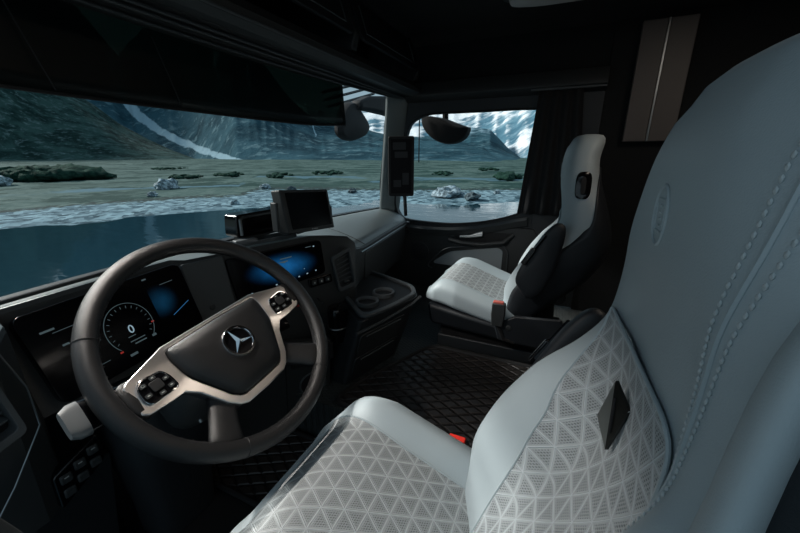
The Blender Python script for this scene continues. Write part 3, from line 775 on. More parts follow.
bx = thing('monitor', (-.13, 1.01, .822), 'black boxy monitor with a silver rim behind the tablet', 'monitor')
BXF = [V((-.205, .985, .909)), V((.05, .945, .916)), V((.05, .945, .832)), V((-.212, .985, .832))]
bo_ = panel(BXF, .014, .07).build('monitor_housing', 'gloss', bx, bevel=.004)
fr = MB(); fr.tube([quadpoint(BXF, .07, .92, .002), quadpoint(BXF, .055, .22, .002), quadpoint(BXF, .10, .15, .002), quadpoint(BXF, .9, .13, .002)], .0055, 8); fr.build('silver_rim', 'grey_metal', bo_)
panel([quadpoint(BXF, u, v, .002) for u, v in ((.12, .22), (.95, .20), (.95, .92), (.12, .92))], .004, .002).build('monitor_screen', 'glass_black', bo_)
MB().box((-.10, .985, .829), (.2, .06, .006)).build('monitor_foot', 'plastic', bx, bevel=.003)
dv = MB(); dv.box((-.205, .955, .824), (.075, .032, .014), Matrix.Rotation(math.radians(-20), 3, 'Z'))
dv_o = dv.build('toll_transponder', 'white_trim', bevel=.004); own_origin(dv_o, (-.205, .955, .817)); tag(dv_o, 'small pale plastic box lying in the tray left of the tablet', 'electronic box')

# ------------------------------------------------------------------ cab shell
def struct(o): o['kind'] = 'structure'; return o
# floor: low footwell, raised centre platform reaching the passenger side
struct(MB().box((-.64, .15, .04), (.90, 2.4, .08)).build('floor_footwell', 'rubber', smooth=False))
fl = MB(); fl.prism([V((-.20, -1.05, .0)), V((1.12, -1.05, .0)), V((1.12, 1.3, .0)), V((-.20, 1.3, .0))], (0, 0, .25))
M['floor_pat'] = quilt('textured_passenger_floor', (.035, .042, .042), 'XY', .018, .0, .004, rough=.5, perf=False, tri=False)
struct(fl.build('floor', 'floor_pat', smooth=False))
# mats
def mat_obj(pts, z, r, label):
    P_ = rounded(pts, r, 6); cen = sum(P_, V()) / len(P_)
    m = MB(); m.prism([p + V((0, 0, z)) for p in P_], (0, 0, .012)); o = m.build('floor_mat', 'quilt_mat', bevel=.004)
    own_origin(o, (cen.x, cen.y, z)); tag(o, label, 'floor mat')
    b = MB(); b.tube([p + V((0, 0, z + .012)) for p in P_], .009, 8, closed=True); b.build('mat_border', 'rubber', o)
    return o
mat_obj([V((-.185, .655, 0)), V((-.03, .615, 0)), V((.20, .515, 0)), V((.285, .475, 0)), V((.325, .44, 0)), V((.330, -.3, 0)), V((-.185, -.3, 0))], .2505, .05, 'black diamond quilted mat on the raised floor between the two seats')
mat_obj([V((-.40, .42, 0)), V((-.22, .42, 0)), V((-.22, .86, 0)), V((-.36, 1.08, 0)), V((-.50, 1.08, 0)), V((-.50, .42, 0))], .0805, .03, 'black quilted mat in the footwell right of the steering column')
mat_obj([V((-.95, .45, 0)), V((-.72, .45, 0)), V((-.72, 1.10, 0)), V((-.76, 1.15, 0)), V((-.95, 1.10, 0))], .0805, .04, 'black quilted mat in the footwell left of the steering column')
# pedal rubber seen below the wheel
pd_ = thing('pedal', (-.44, 1.10, .095), 'black ribbed foot pedal under the steering wheel beside the column', 'pedal')
MB().box((-.44, 1.08, .19), (.07, .014, .16), Matrix.Rotation(math.radians(-30), 3, 'X')).build('pedal_plate', 'plastic_low', pd_, bevel=.004)
for k in range(4): MB().box((-.44, 1.065 + (k - 1.5) * .016, .19 + (k - 1.5) * .028), (.062, .01, .008), Matrix.Rotation(math.radians(-30), 3, 'X')).build('pedal_rib', 'grey_metal', pd_, bevel=.002)
MB().tube([(-.44, 1.10, .20), (-.44, 1.16, .22), (-.44, 1.20, .30)], .012, 8).build('pedal_arm', 'plastic_low', pd_)
# front wall under the windscreen
fw = MB(); fw.loft([[V((x, yws(x) + .03, 0)), V((x, yws(x) + .03, .762)), V((x, yws(x) + .07, .762)), V((x, yws(x) + .07, 0))] for x in [-1.12 + 2.24 * i / 24 for i in range(25)]]); struct(fw.build('wall_front', 'plastic_low'))
struct(MB().box((0, -1.06, .86), (2.26, .04, 1.72)).build('wall_back', 'headliner', smooth=False))
struct(MB().box((-.06, .10, 1.735), (2.18, 2.36, .03)).build('ceiling', 'headliner', smooth=False))
sl = MB(); sl.loft([[V((1.0, y, 1.75)), V((1.0, y, 1.72)), V((1.075, y, 1.69)), V((1.12, y, 1.69))] for y in (-1.08, 1.28)]); struct(sl.build('trim_roof_side', 'headliner', smooth=False))
# passenger side wall with window opening
XI, XO = 1.065, 1.115
win = [(.985, .80), (.955, .725), (.90, .700), (.75, .692), (.60, .694), (.45, .712), (.32, .742), (.225, .775), (.188, .80), (.170, .86), (.150, 1.15), (.138, 1.31), (.20, 1.335), (.45, 1.335), (.72, 1.335), (.80, 1.325), (.86, 1.30), (.90, 1.25), (.945, 1.08), (.975, .92)]
outr = [(1.10, .80), (1.10, .67), (.90, .645), (.75, .635), (.60, .640), (.45, .655), (.32, .685), (.225, .70), (.10, .70), (.04, .86), (.0, 1.15), (-.02, 1.45), (.20, 1.45), (.45, 1.45), (.72, 1.45), (.86, 1.45), (1.0, 1.45), (1.06, 1.30), (1.08, 1.08), (1.10, .92)]
wi = spline([V((XI, y, z)) for y, z in win], 3, True); wo_ = spline([V((XI, y, z)) for y, z in outr], 1, True)
wo_ = [p for i in range(len(outr)) for p in [V((XI, *[lerp(outr[i][k], outr[(i + 1) % len(outr)][k], t) for k in (0, 1)])) for t in (0, 1 / 3, 2 / 3)]]
wr = MB(); wr.ring_prism(wo_, wi, (XO - XI, 0, 0)); struct(wr.build('wall_right', 'plastic_low', bevel=.004))
wg = MB(); wg.poly([p + V((.03, 0, 0)) for p in wi]); w1 = struct(wg.build('window_1', 'glass', smooth=False))
MB().tube([p + V((-.001, 0, 0)) for p in wi], .006, 8, closed=True).build('window_seal', 'rubber', w1)
# door
door = thing('door_1', (1.09, .5, .25), 'black passenger door panel with a grey insert under the side window', 'door', kind='structure')
dl = [(1.09, .252), (1.09, .67), (.90, .648), (.75, .638), (.60, .643), (.45, .658), (.32, .688), (.225, .703), (.11, .703), (.06, .60), (.05, .252)]
dm = MB(); dm.prism([V((1.055, y, z)) for y, z in dl], (.06, 0, 0)); dm.build('door_panel', 'plastic', door, bevel=.006)
sl_ = MB(); sl_.loft([[V((1.04, y, z - .03)), V((1.03, y, z + .005)), V((1.05, y, z + .02)), V((1.075, y, z + .012)), V((1.075, y, z - .04))] for y, z in ((.96, .655), (.75, .648), (.6, .655), (.45, .675), (.32, .705), (.22, .735), (.15, .75))]); sl_.build('door_sill', 'plastic', door)
# pull recess with lever
rc = rounded([V((1.053, .62, .665)), V((1.053, .22, .665)), V((1.053, .24, .585)), V((1.053, .52, .575))], .03, 4)
MB().prism(rc, (-.002, 0, 0)).build('pull_recess', 'black', door)
MB().tube([(1.04, .60, .60), (1.02, .52, .590), (1.015, .40, .592), (1.03, .27, .612), (1.05, .22, .66)], .014, 10).build('armrest', 'plastic', door)
lv = MB(); lv.loft([sec(V((1.030, y, z)), .010, h, V((1, 0, 0)), V((0, 0, 1))) for y, z, h in ((.53, .628, .007), (.47, .634, .010), (.42, .648, .016), (.395, .655, .015))]); lv.build('door_handle', 'silver', door, label='silver door lever')
ins_ = rounded([V((1.054, .72, .43)), V((1.054, .60, .52)), V((1.054, .30, .575)), V((1.054, .27, .56)), V((1.054, .27, .42))], .04, 5)
MB().prism(ins_, (-.006, 0, 0)).build('fabric_insert', 'felt', door, label='grey fabric insert', bevel=.003)
MB().tube([p + V((-.006, 0, 0)) for p in rounded([V((1.054, .76, .40)), V((1.054, .63, .54)), V((1.054, .28, .60)), V((1.054, .24, .56)), V((1.054, .24, .38))], .05, 5)], .005, 6).build('insert_lip', 'plastic_grey', door)
MB().lathe((1.052, .80, .50), (-1, 0, 0), [(.062, 0), (.062, .004), (.055, .006), (0, .004)], 32).build('loudspeaker', 'plastic_low', door)
# pillars and headers
ap = MB(); ap.loft([[V((a, b, z)) for a, b in ((x - .075, y + .075), (x - .03, y + .03), (x + .0, y - .03), (x + .04, y - .03), (x + .04, y + .06), (x - .03, y + .11))] for x, y, z in ((1.075, 1.0, .70), (1.075, .99, .80), (1.07, .965, 1.05), (1.06, .935, 1.30), (1.045, .92, 1.44), (1.035, .91, 1.54))])
struct(ap.build('trim_pillar_front', 'dash_top', sub=1))
bp_ = MB(); bp_.prism([V((XI - .005, .13, .70)), V((XI - .005, .02, .26)), V((XI - .005, -.14, .26)), V((XI - .005, -.14, 1.45)), V((XI - .005, .125, 1.45)), V((XI - .005, .135, 1.1))], (.06, 0, 0)); struct(bp_.build('trim_pillar_rear', 'plastic_low', bevel=.004))
struct(MB().box((1.09, -.60, .98), (.05, .92, 1.46)).build('wall_right_rear', 'headliner', smooth=False))
struct(MB().box((1.095, .40, 1.58), (.04, 1.08, .27)).build('wall_right_upper', 'headliner', smooth=False))
# rail over the door
dh = MB(); dh.loft([[V((1.00, y, 1.44)), V((1.0, y, 1.425)), V((1.06, y, 1.40)), V((1.10, y, 1.40)), V((1.10, y, 1.50)), V((1.03, y, 1.50))] for y in (.9, .5, 0, -.14)]); struct(dh.build('trim_door_header', 'plastic', bevel=.002))
# windscreen
ws = MB()
def wsp(i, j):
    x = -1.10 + 2.18 * i; z = .762 + .70 * j
    return V((x, yws(x) + .02 - .10 * j ** 1.4 - .02 * j, z))
ws.grid(wsp, 40, 10); w2 = struct(ws.build('window_2', 'glass'))
# left side behind the camera's doorway: rear pillar and wall of the driver's side
struct(MB().box((-1.10, -.72, .86), (.05, .68, 1.72)).build('wall_left', 'headliner', smooth=False))

# grab handle at the near door post
gh = MB(); gh.tube(spline([(-.962, .50, .40), (-.955, .49, .50), (-.96, .475, .60), (-.972, .47, .68), (-.995, .49, .76), (-1.03, .55, .84), (-1.05, .64, .87)], 5), .014, 12)
gh_o = gh.build('grab_handle', 'plastic'); own_origin(gh_o, (-.962, .5, .4)); tag(gh_o, 'grey tubular grab handle in the lower left corner beside the dash', 'grab handle')
MB().box((-.975, .56, .40), (.05, .14, .05)).build('handle_bracket', 'plastic_low', gh_o, bevel=.006)

# ------------------------------------------------------------------ overhead console
oh = thing('overhead_console', (0, .95, 1.43), 'black overhead storage shelf along the top of the windscreen', 'overhead shelf')
xl, xr = -1.05, 1.02
prof = [(1.16, 1.435), (1.06, 1.425), (1.045, 1.435), (.955, 1.422), (.945, 1.430), (.90, 1.420), (.885, 1.432), (.83, 1.425), (.80, 1.435), (.795, 1.46), (.83, 1.475), (.84, 1.50), (1.16, 1.50)]
def yb(x): return yws(x) - .105
def shy(x, y): return y if y < .9 else .9 + (y - .9) * (yb(x) - .020 - .9) / .26
xs_ = [lerp(xl, xr, i / 24) for i in range(25)]
MB().loft([[V((x, shy(x, y), z)) for y, z in prof] for x in xs_]).build('shelf_underside', 'plastic', oh, sharp=25)
for y, z in ((1.052, 1.423), (.948, 1.419), (.893, 1.418), (.798, 1.440)):
    MB().tube([(x, shy(x, y), z) for x in xs_], .0045, 8).build('edge_strip', 'plastic_grey', oh)
MB().box((-.015, 1.13, 1.615), (2.05, .02, .21)).build('shelf_back', 'plastic_low', oh)
for x in (-1.03, -.35, .33, 1.0):
    dvd = MB(); dvd.prism([V((x - .02, .82, 1.50)), V((x - .02, .80, 1.56)), V((x - .02, .86, 1.715)), V((x - .02, 1.12, 1.715)), V((x - .02, 1.12, 1.50))], (.04, 0, 0)); dvd.build('divider', 'plastic', oh, bevel=.006)
for x in (-.69, -.01, .665):
    C4 = [V((x - .31, .845, 1.70)), V((x + .31, .845, 1.70)), V((x + .31, .795, 1.545)), V((x - .31, .795, 1.545))]
    lid = panel(C4, .03, .014).build('locker_lid', 'plastic_low', oh, bevel=.004)
    MB().tube([quadpoint(C4, u, v, .002) for u, v in ((.08, .15), (.08, .8), (.92, .8), (.92, .15))], .003, 6).build('lid_groove', 'plastic_grey', lid)
# roller blind / smoked visor hanging in the top of the windscreen
rbm = thing('sun_blind', (0, 1.1, 1.42), 'dark smoked sun blind lowered over the top of the windscreen', 'sun blind')
def blp(i, j):
    x = -1.04 + 1.66 * i; z = 1.470 - .233 * j + (.02 * sm(.3, .77, x) + .0 * j) * j
    return V((x, yb(x) - .012 * j + .003 * math.sin(x * 9), z))
MB().grid(blp, 60, 6).build('blind_sheet', 'smoked', rbm, solid=.003)
MB().tube([blp(i / 40, 1) for i in range(41)], .0045, 8).build('hem_bar', 'black', rbm)
for x0 in (-.62, -.30): MB().tube([(x0, yb(x0) - .012, 1.42), (x0 + .05, yb(x0) - .022, 1.24)], .002, 5).build('fold', 'black', rbm)

# ------------------------------------------------------------------ camera-mirror display on the pillar, curtain, locker panels, lamp
md = thing('mirror_display', (.985, .90, 1.04), 'tall black mirror display fixed to the passenger side pillar', 'mirror display')
MD = [V((.925, .965, 1.210)), V((.985, .822, 1.212)), V((.985, .822, .862)), V((.925, .965, .862))]
mo = panel(MD, .014, .03).build('display_housing', 'black', md, bevel=.004)
panel([quadpoint(MD, u, v, .001) for u, v in ((.10, .05), (.90, .05), (.90, .95), (.10, .95))], .004, .002).build('display_screen', 'glass_matte', mo)
M['mirror_pic'] = mat('dim_display_picture', (.010, .009, .010), .5)
patches('display_picture', MD, ((.18, .10, .5, .12), (.25, .25, .5, .10), (.2, .72, .3, .12), (.55, .6, .25, .2)), 'mirror_pic', mo, .0034)
MB().box((1.01, .93, 1.03), (.05, .05, .12)).build('display_bracket', 'plastic', md, bevel=.01)
MB().tube([(.99, .885, .87), (1.0, .885, .80), (1.02, .890, .735)], .012, 8).build('cable_cover', 'plastic_low', md)
ct = MB()
def cur(i, j):
    y = .16 - .20 * i - .06 * i * j; z = 1.41 - .62 * j
    return V((1.025 + .014 * math.sin(i * 26) * (.6 + .4 * j), y + .05 * j * (1 - i), z))
ct.grid(cur, 60, 14); ct_o = ct.build('curtain', 'curtain', solid=.003); own_origin(ct_o, (1.025, .06, 1.41)); tag(ct_o, 'dark curtain gathered behind the passenger side window', 'curtain')
tr_ = MB().box((1.02, .03, 1.418), (.02, .34, .012)).build('curtain_rail', 'plastic_grey', ct_o, bevel=.002)
tr_.location = (0, 0, 0)
lk = thing('wall_locker', (1.03, -.34, 1.165), 'tall taupe locker panel with a bright centre strip on the wall behind the far seat', 'locker')
MB().box((1.035, -.287, 1.415), (.03, .092, .50)).build('locker_door', 'brown_panel', lk, bevel=.003)
MB().box((1.035, -.392, 1.415), (.03, .100, .50)).build('locker_door', 'brown_panel', lk, bevel=.003)
MB().box((1.022, -.3375, 1.415), (.012, .007, .50)).build('centre_strip', 'grey_metal', lk, label='bright metal strip')
lamp = thing('ceiling_lamp', (.52, .05, 1.70), 'pale oblong ceiling lamp at the top edge above the passenger side', 'ceiling lamp')
lr = lambda k, z: [V((.53 + .065 * k * math.copysign(abs(math.cos(2 * PI * j / 32)) ** .7, math.cos(2 * PI * j / 32)), .04 + .23 * k * math.copysign(abs(math.sin(2 * PI * j / 32)) ** .7, math.sin(2 * PI * j / 32)), z)) for j in range(32)]
MB().loft([lr(1.08, 1.72), lr(1.08, 1.66), lr(1.0, 1.655)]).build('lamp_base', 'plastic', lamp)
MB().loft([lr(.98, 1.658), lr(.95, 1.640), lr(.8, 1.635)]).build('lamp_cover', 'lampglass', lamp, label='frosted lamp cover')

M['lit'] = mat('added_light_cover', (.8, .8, .8), .5, emit=(1., .86, .72), es=3.3)
cl2 = thing('added_ceiling_light', (.05, -.60, 1.70), 'added warm light panel, out of view on the ceiling above the gap between the seats', 'ceiling light')  # added glowing panel, never in view; brightens cushions and wheel trim
MB().box((.05, -.60, 1.705), (.66, .36, .025)).build('light_frame', 'plastic', cl2, bevel=.006)
MB().box((.05, -.60, 1.688), (.60, .30, .012)).build('light_cover', 'lit', cl2, bevel=.004)

# ------------------------------------------------------------------ exterior mirrors
m1 = thing('kerb_mirror', (1.235, 1.45, 1.42), 'black rounded kerb mirror hanging outside the windscreen corner', 'exterior mirror')
sh = MB(); R = []
pad = spline([V((1.10, 0, 1.27)), V((1.13, 0, 1.225)), V((1.24, 0, 1.20)), V((1.42, 0, 1.235)), V((1.50, 0, 1.29)), V((1.49, 0, 1.34)), V((1.36, 0, 1.43)), V((1.29, 0, 1.465)), V((1.20, 0, 1.44)), V((1.13, 0, 1.36))], 4, True)
pc = sum(pad, V()) / len(pad)
for k, q in ((.55, -.05), (.9, -.035), (1., 0.), (.96, .03)): R.append([pc + (v - pc) * k + V((0, 1.43 + q, 0)) for v in pad])
sh.loft(R).build('mirror_housing', 'black', m1)
MB().loft([[V((x, 1.40 + i * .05, z + j * h)) for i, j in ((-1, -1), (1, -1), (1, 1), (-1, 1))] for x, z, h in ((1.30, 1.44, .03), (1.45, 1.47, .05), (1.75, 1.49, .07), (1.95, 1.47, .06))]).build('mirror_arm', 'black', m1, bevel=.02)
for k in range(3): MB().tube([(1.28, 1.62 + .02 * k, 1.44 + .05 * k), (1.95, 1.60 + .02 * k, 1.62 + .05 * k)], .010, 8).build('roof_bar', 'plastic_low', m1)
m2 = thing('ramp_mirror', (1.32, .74, 1.40), 'black half-round ramp mirror hanging outside the passenger window', 'exterior mirror')
sh = MB(); R = []
half = [(math.cos(a), -math.sin(a)) for a in [PI * j / 18 for j in range(19)]] + [(-.6, .16), (0, .24), (.6, .16)]
for k, q in ((.6, -.06), (.95, -.045), (1., -.01), (.97, .03)):
    R.append([V((1.32 + q, .735 + .165 * k * a, 1.30 + .125 * k * b + (.045 * a if b >= 0 else .03 * a))) for a, b in half])
sh.loft(R).build('mirror_housing', 'black', m2, bevel=.004)
MB().tube([(1.32, .74, 1.32), (1.30, .74, 1.42), (1.16, .74, 1.46)], .02, 8).build('mirror_arm', 'black', m2)
MB().tube([(1.25, .895, 1.36), (1.25, .895, 1.06)], .004, 6).build('guide_rod', 'rubber', m2)

# ------------------------------------------------------------------ landscape
WZ = -1.4
def az_of(x, y): return math.degrees(math.atan2(x + 1.05, y))
def fbm(p, o=5):
    return noise.fractal(p, 1.0, 2.1, o)
SH = [(-40, 22), (0, 19), (16.6, 18.7), (30.3, 18.7), (41.4, 19.1), (55, 17.6), (61.8, 20.6), (68.4, 18.9), (76, 19.5), (83.8, 20.7), (130, 24)]
GR = [(-40, 28), (0, 25), (17, 23.2), (22.8, 23.7), (34, 24.2), (41.6, 24.2), (44.5, 28.6), (62, 25.9), (72, 26.0), (85.1, 27.4), (130, 32)]
def ground_z(x, y):
    r = math.hypot(x + 1.05, y); a = az_of(x, y)
    rs, rg_ = table(SH, a), table(GR, a)
    n = fbm(V((x * .25, y * .25, 0)), 4)
    rs += 1.2 * n; t = (r - rs) / max(1, rg_ - rs)
    z = WZ + (-.35 + .35 * sm(-.5, 0, t) if t < 0 else .10 * sm(0, .25, t) + .12 * sm(.6, 1.3, t))
    z += .04 * fbm(V((x * 1.1, y * 1.1, 3)), 3) * sm(-.3, .3, t) + .22 * fbm(V((x * .06, y * .06, 9)), 3) * sm(1.5, 6, t)
    return z, t
gm = MB(); azs = [-30 + 155 * i / 420 for i in range(421)]; rs_ = [9 * (1.0545 ** i) for i in range(96)]
zone = []; R = []
for r in rs_:
    row = []
    for a in azs:
        x = -1.05 + r * math.sin(math.radians(a)); y = r * math.cos(math.radians(a)); z, t = ground_z(x, y)
        row.append(V((x, y, z))); zone.append(t)
    R.append(row)
gm.loft(R, closed=False)
def ground_mat():
    m = mat('river_plain', (.1, .1, .1), .9, spec=.1); g = NG(m)
    at_ = g.n('ShaderNodeAttribute', attribute_name='zone').outputs['Fac']
    p = g.geo()
    n1, n2, n3 = g.noise(p, .17, 8., .70), g.noise(p, 1.6, 5., .65), g.noise(p, .09, 4.)
    vo = g.n('ShaderNodeTexVoronoi'); vo.inputs['Scale'].default_value = 3.2; g.put(vo.inputs['Vector'], p)
    vr = g.xyz(vo.outputs['Color'])[0]
    grass = g.mix(g.ramp(n2, .40, .66), (.055, .105, .098, 1), (.11, .165, .150, 1))
    grass = g.mix(g.ramp(n1, .50, .545), grass, (.018, .052, .046, 1))
    grass = g.mix(g.m('MULTIPLY', g.ramp(n3, .52, .60), .5), grass, (.04, .078, .070, 1))
    stone = g.mix(vr, (.05, .10, .13, 1), (.27, .41, .47, 1))
    stone = g.mix(g.ramp(n2, .52, .62), stone, (.025, .06, .08, 1))
    edge = g.m('ADD', at_, g.m('MULTIPLY', g.m('SUBTRACT', n2, .5), .9))
    f = g.ramp(edge, .85, 1.0)
    mud = g.mix(g.ramp(g.m('ABSOLUTE', g.m('SUBTRACT', edge, 1.02)), .0, .12), (.03, .045, .045, 1), g.mix(f, stone, grass))
    # a second shallow braid of the stream, further out
    br = g.m('SUBTRACT', 1., g.ramp(g.m('ABSOLUTE', g.m('SUBTRACT', g.m('ADD', at_, g.m('MULTIPLY', n1, 2.4)), 3.9)), .12, .34))
    br = g.m('MULTIPLY', br, g.ramp(n3, .40, .50))
    g.put(g.b.inputs['Base Color'], g.mix(g.m('MULTIPLY', br, .8), mud, (.09, .18, .23, 1)))
    bp = g.n('ShaderNodeBump'); bp.inputs['Distance'].default_value = .12; bp.inputs['Strength'].default_value = .8
    g.put(bp.inputs['Height'], n2); g.put(g.b.inputs['Normal'], bp.outputs[0])
    return m
M['ground'] = ground_mat()
go = gm.build('river_plain', 'ground', sharp=180); go['kind'] = 'structure'
at_ = go.data.attributes.new('zone', 'FLOAT', 'POINT'); at_.data.foreach_set('value', zone)
def water_mat():
    m = mat('lake_water', (.012, .040, .055), .07, spec=.8); g = NG(m)
    p = g.geo(); mp = g.n('ShaderNodeMapping'); mp.inputs['Scale'].default_value = (1., .35, 1.); g.put(mp.inputs[0], p)
    bp = g.n('ShaderNodeBump'); bp.inputs['Distance'].default_value = .05; bp.inputs['Strength'].default_value = .35
    g.put(bp.inputs['Height'], g.noise(mp.outputs[0], 1.1, 4.)); g.put(g.b.inputs['Normal'], bp.outputs[0])
    return m
M['water'] = water_mat()
wt = MB(); wt.poly([(-40, -30, WZ), (70, -30, WZ), (70, 60, WZ), (-40, 60, WZ)]); wo = wt.build('lake', 'water', smooth=False); tag(wo, kind='stuff', label='still teal lake water between the cab and the stony shore', cat='water')

def hill_mat(name, lo, hi, rock, snow, sc):
    m = mat(name, lo, .95, spec=.05); g = NG(m); p = g.geo()
    sn = g.n('ShaderNodeAttribute', attribute_name='snow').outputs['Fac']
    n1, n2 = g.noise(p, sc, 6., .65), g.noise(p, sc * 4.5, 5., .7)
    c = g.mix(g.ramp(n1, .40, .60), (*lo, 1), (*hi, 1)); c = g.mix(g.ramp(n2, .52, .66), c, (*rock, 1))
    f = g.ramp(g.m('ADD', sn, g.m('MULTIPLY', g.m('SUBTRACT', g.noise(p, sc * 3, 6., .75), .5), .9)), .42, .62)
    g.put(g.b.inputs['Base Color'], g.mix(f, c, (*snow, 1)))
    bp = g.n('ShaderNodeBump'); bp.inputs['Distance'].default_value = 2.5 / sc * .04; bp.inputs['Strength'].default_value = .9
    g.put(bp.inputs['Height'], g.m('ADD', n1, g.m('MULTIPLY', n2, .4))); g.put(g.b.inputs['Normal'], bp.outputs[0])
    return m
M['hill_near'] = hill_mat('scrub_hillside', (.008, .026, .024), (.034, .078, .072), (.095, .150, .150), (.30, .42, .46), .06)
M['hill_mid'] = hill_mat('haze_tinted_mountain', (.010, .042, .060), (.032, .090, .118), (.095, .175, .205), (.25, .38, .45), .02)  # distance haze is put into these lightened, bluish rock colours
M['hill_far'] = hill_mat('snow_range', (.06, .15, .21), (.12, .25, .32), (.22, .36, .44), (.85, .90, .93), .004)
def mountain(name, ridge, base, depth, material, label, rough, snowfn=None, nj=26, step=.35, seed=0, exp=1.25):
    a0, a1 = ridge[0][0], ridge[-1][0]; n = int((a1 - a0) / step); R = []; sn = []
    for j in range(nj + 1):
        t = j / nj; row = []
        for i in range(n + 1):
            a = a0 + (a1 - a0) * i / n; rb_ = table(base, a); rt = rb_ + depth
            top = table(ridge, a)
            h = (rt * top + 1.1 - WZ) 
            tt = t / .75
            prof = min(1., tt) ** exp if tt <= 1 else 1 - .5 * (tt - 1) / .333
            r = rb_ + (rt - rb_) * min(1., tt) if tt <= 1 else rt + depth * .5 * (tt - 1)
            x = -1.05 + r * math.sin(math.radians(a)); y = r * math.cos(math.radians(a))
            f = fbm(V((x / (depth * .35) + seed, y / (depth * .35), 1.3)), 6)
            g_ = 1 - abs(noise.noise(V((a * .55 + seed, t * .8, 4)))) * 2      # gullies running down the slope
            f2 = fbm(V((x / (depth * .09) + seed, y / (depth * .09), 7.3)), 5)
            f += .35 * f2
            z = WZ - .3 + max(0, h) * prof * (1 + rough * f * prof) + rough * .35 * max(0, h) * g_ * math.sin(min(1, tt) * PI)
            row.append(V((x, y, z))); sn.append(snowfn(a, t, f, g_) if snowfn else 0.)
        R.append(row)
    m = MB(); m.loft(R, closed=False); o = m.build(name, material, sharp=180); o['kind'] = 'structure'; o['label'] = label
    q = o.data.attributes.new('snow', 'FLOAT', 'POINT'); q.data.foreach_set('value', sn)
    return o
mountain('hillside', [(-30, .38), (10, .36), (19.0, .26), (22.5, .16), (26.5, .107), (29.2, .0655), (31.9, .034), (36.6, -.004)], [(-30, 260), (20, 300), (36.6, 260)], 160, 'hill_near', 'dark scrub covered hillside at the left', .05,
         lambda a, t, f, g: .12 + (.22 if t < .12 and f > .1 else 0), seed=2, step=.2, nj=60)
def gl_snow(a, t, f, g):
    a += .5 * f
    c = 30.0 + 12.0 * math.exp(-t / .12)                                   # the glacier tongue winding down the valley
    w = .9 + 2.6 * math.exp(-t / .07)
    s = 1.0 * max(0, 1 - ((a - c) / w) ** 2) * (.75 + .25 * t)
    for a_, w_, k in ((41.5, .35, -2.4), (44.8, .3, -1.6), (52.5, .25, 1.5), (49.2, .22, -1.0)):
        s = max(s, .75 * max(0, 1 - ((a - a_ - k * (.7 - t)) / w_) ** 2) * sm(.15, .5, t))
    return max(s, .16 + .25 * sm(.55, .8, t) * (f > 0))
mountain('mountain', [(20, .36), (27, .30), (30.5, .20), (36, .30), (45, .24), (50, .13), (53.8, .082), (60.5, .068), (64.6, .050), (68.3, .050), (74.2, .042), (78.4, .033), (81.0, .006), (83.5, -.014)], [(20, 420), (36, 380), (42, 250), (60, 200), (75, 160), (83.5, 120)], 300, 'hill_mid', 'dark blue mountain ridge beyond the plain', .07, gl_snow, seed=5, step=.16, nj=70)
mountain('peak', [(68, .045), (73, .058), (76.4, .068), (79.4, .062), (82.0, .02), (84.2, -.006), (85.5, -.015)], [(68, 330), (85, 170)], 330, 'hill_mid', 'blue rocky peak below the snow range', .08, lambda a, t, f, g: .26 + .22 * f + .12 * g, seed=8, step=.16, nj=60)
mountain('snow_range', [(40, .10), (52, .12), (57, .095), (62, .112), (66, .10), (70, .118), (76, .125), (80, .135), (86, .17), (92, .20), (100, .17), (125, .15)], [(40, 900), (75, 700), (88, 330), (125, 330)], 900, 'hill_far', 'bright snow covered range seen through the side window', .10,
         lambda a, t, f, g: .55 + .30 * f + .22 * g - .30 * (1 - t), seed=11, step=.2, nj=80, exp=1.1)

# stones along the shore and shrubs on the plain, each one a thing
def stone_mat(name, a, b):
    m = mat(name, a, .85); g = NG(m); p = g.obj()
    g.put(g.b.inputs['Base Color'], g.mix(g.ramp(g.noise(p, 3.5, 5., .7), .42, .62), (*a, 1), (*b, 1))); return m
M['stone'] = stone_mat('grey_boulder', (.08, .12, .14), (.40, .52, .58))
M['stone_dark'] = stone_mat('dark_boulder', (.03, .05, .06), (.10, .15, .17))
def on_ground(az, r):
    x = -1.05 + r * math.sin(math.radians(az)); y = r * math.cos(math.radians(az)); return x, y, max(WZ, ground_z(x, y)[0])
def boulder(az, r, size, label, m='stone', sq=(1, .8, .6), seed=0):
    x, y, z = on_ground(az, r)
    o = MB().ball((x, y, z + size * sq[2] * .45), size, 3, sq, .45, seed).build('boulder', m, sharp=30); own_origin(o, (x, y, z)); tag(o, label, 'boulder', 'boulders by the lake'); return o
boulder(17.3, 42, .80, 'pale boulder at the left edge beside the long shrub', sq=(1.3, .9, .7), seed=1)
boulder(31.0, 25.5, .30, 'small white-topped boulder at the inner edge of the gravel left of the wheel', seed=2)
boulder(32.8, 31, .62, 'dark boulder with a pale cap on the grass above the gravel', sq=(1.3, .9, .75), seed=3)
boulder(45.2, 28.5, .42, 'bright white boulder at the shore left of the tablet', seed=4)
boulder(49.0, 27, .32, 'dark low stone at the shore just above the tablet', 'stone_dark', seed=5)
boulder(58.2, 24.5, .36, 'dark stone at the shore between tablet and windscreen pillar', 'stone_dark', seed=6)
boulder(73.5, 22.3, .85, 'broad pale boulder standing in the water outside the side window', sq=(1.25, 1., .5), seed=7)
boulder(77.3, 21.0, .48, 'dark boulder in the water beside the broad pale one', 'stone_dark', (1.35, .9, .6), seed=8)
boulder(40.8, 20.5, .22, 'small pale stone at the waterline left of the boxy monitor', seed=9)
boulder(81.0, 24.6, .26, 'small grey stone on the gravel below the right end of the side window', seed=10)
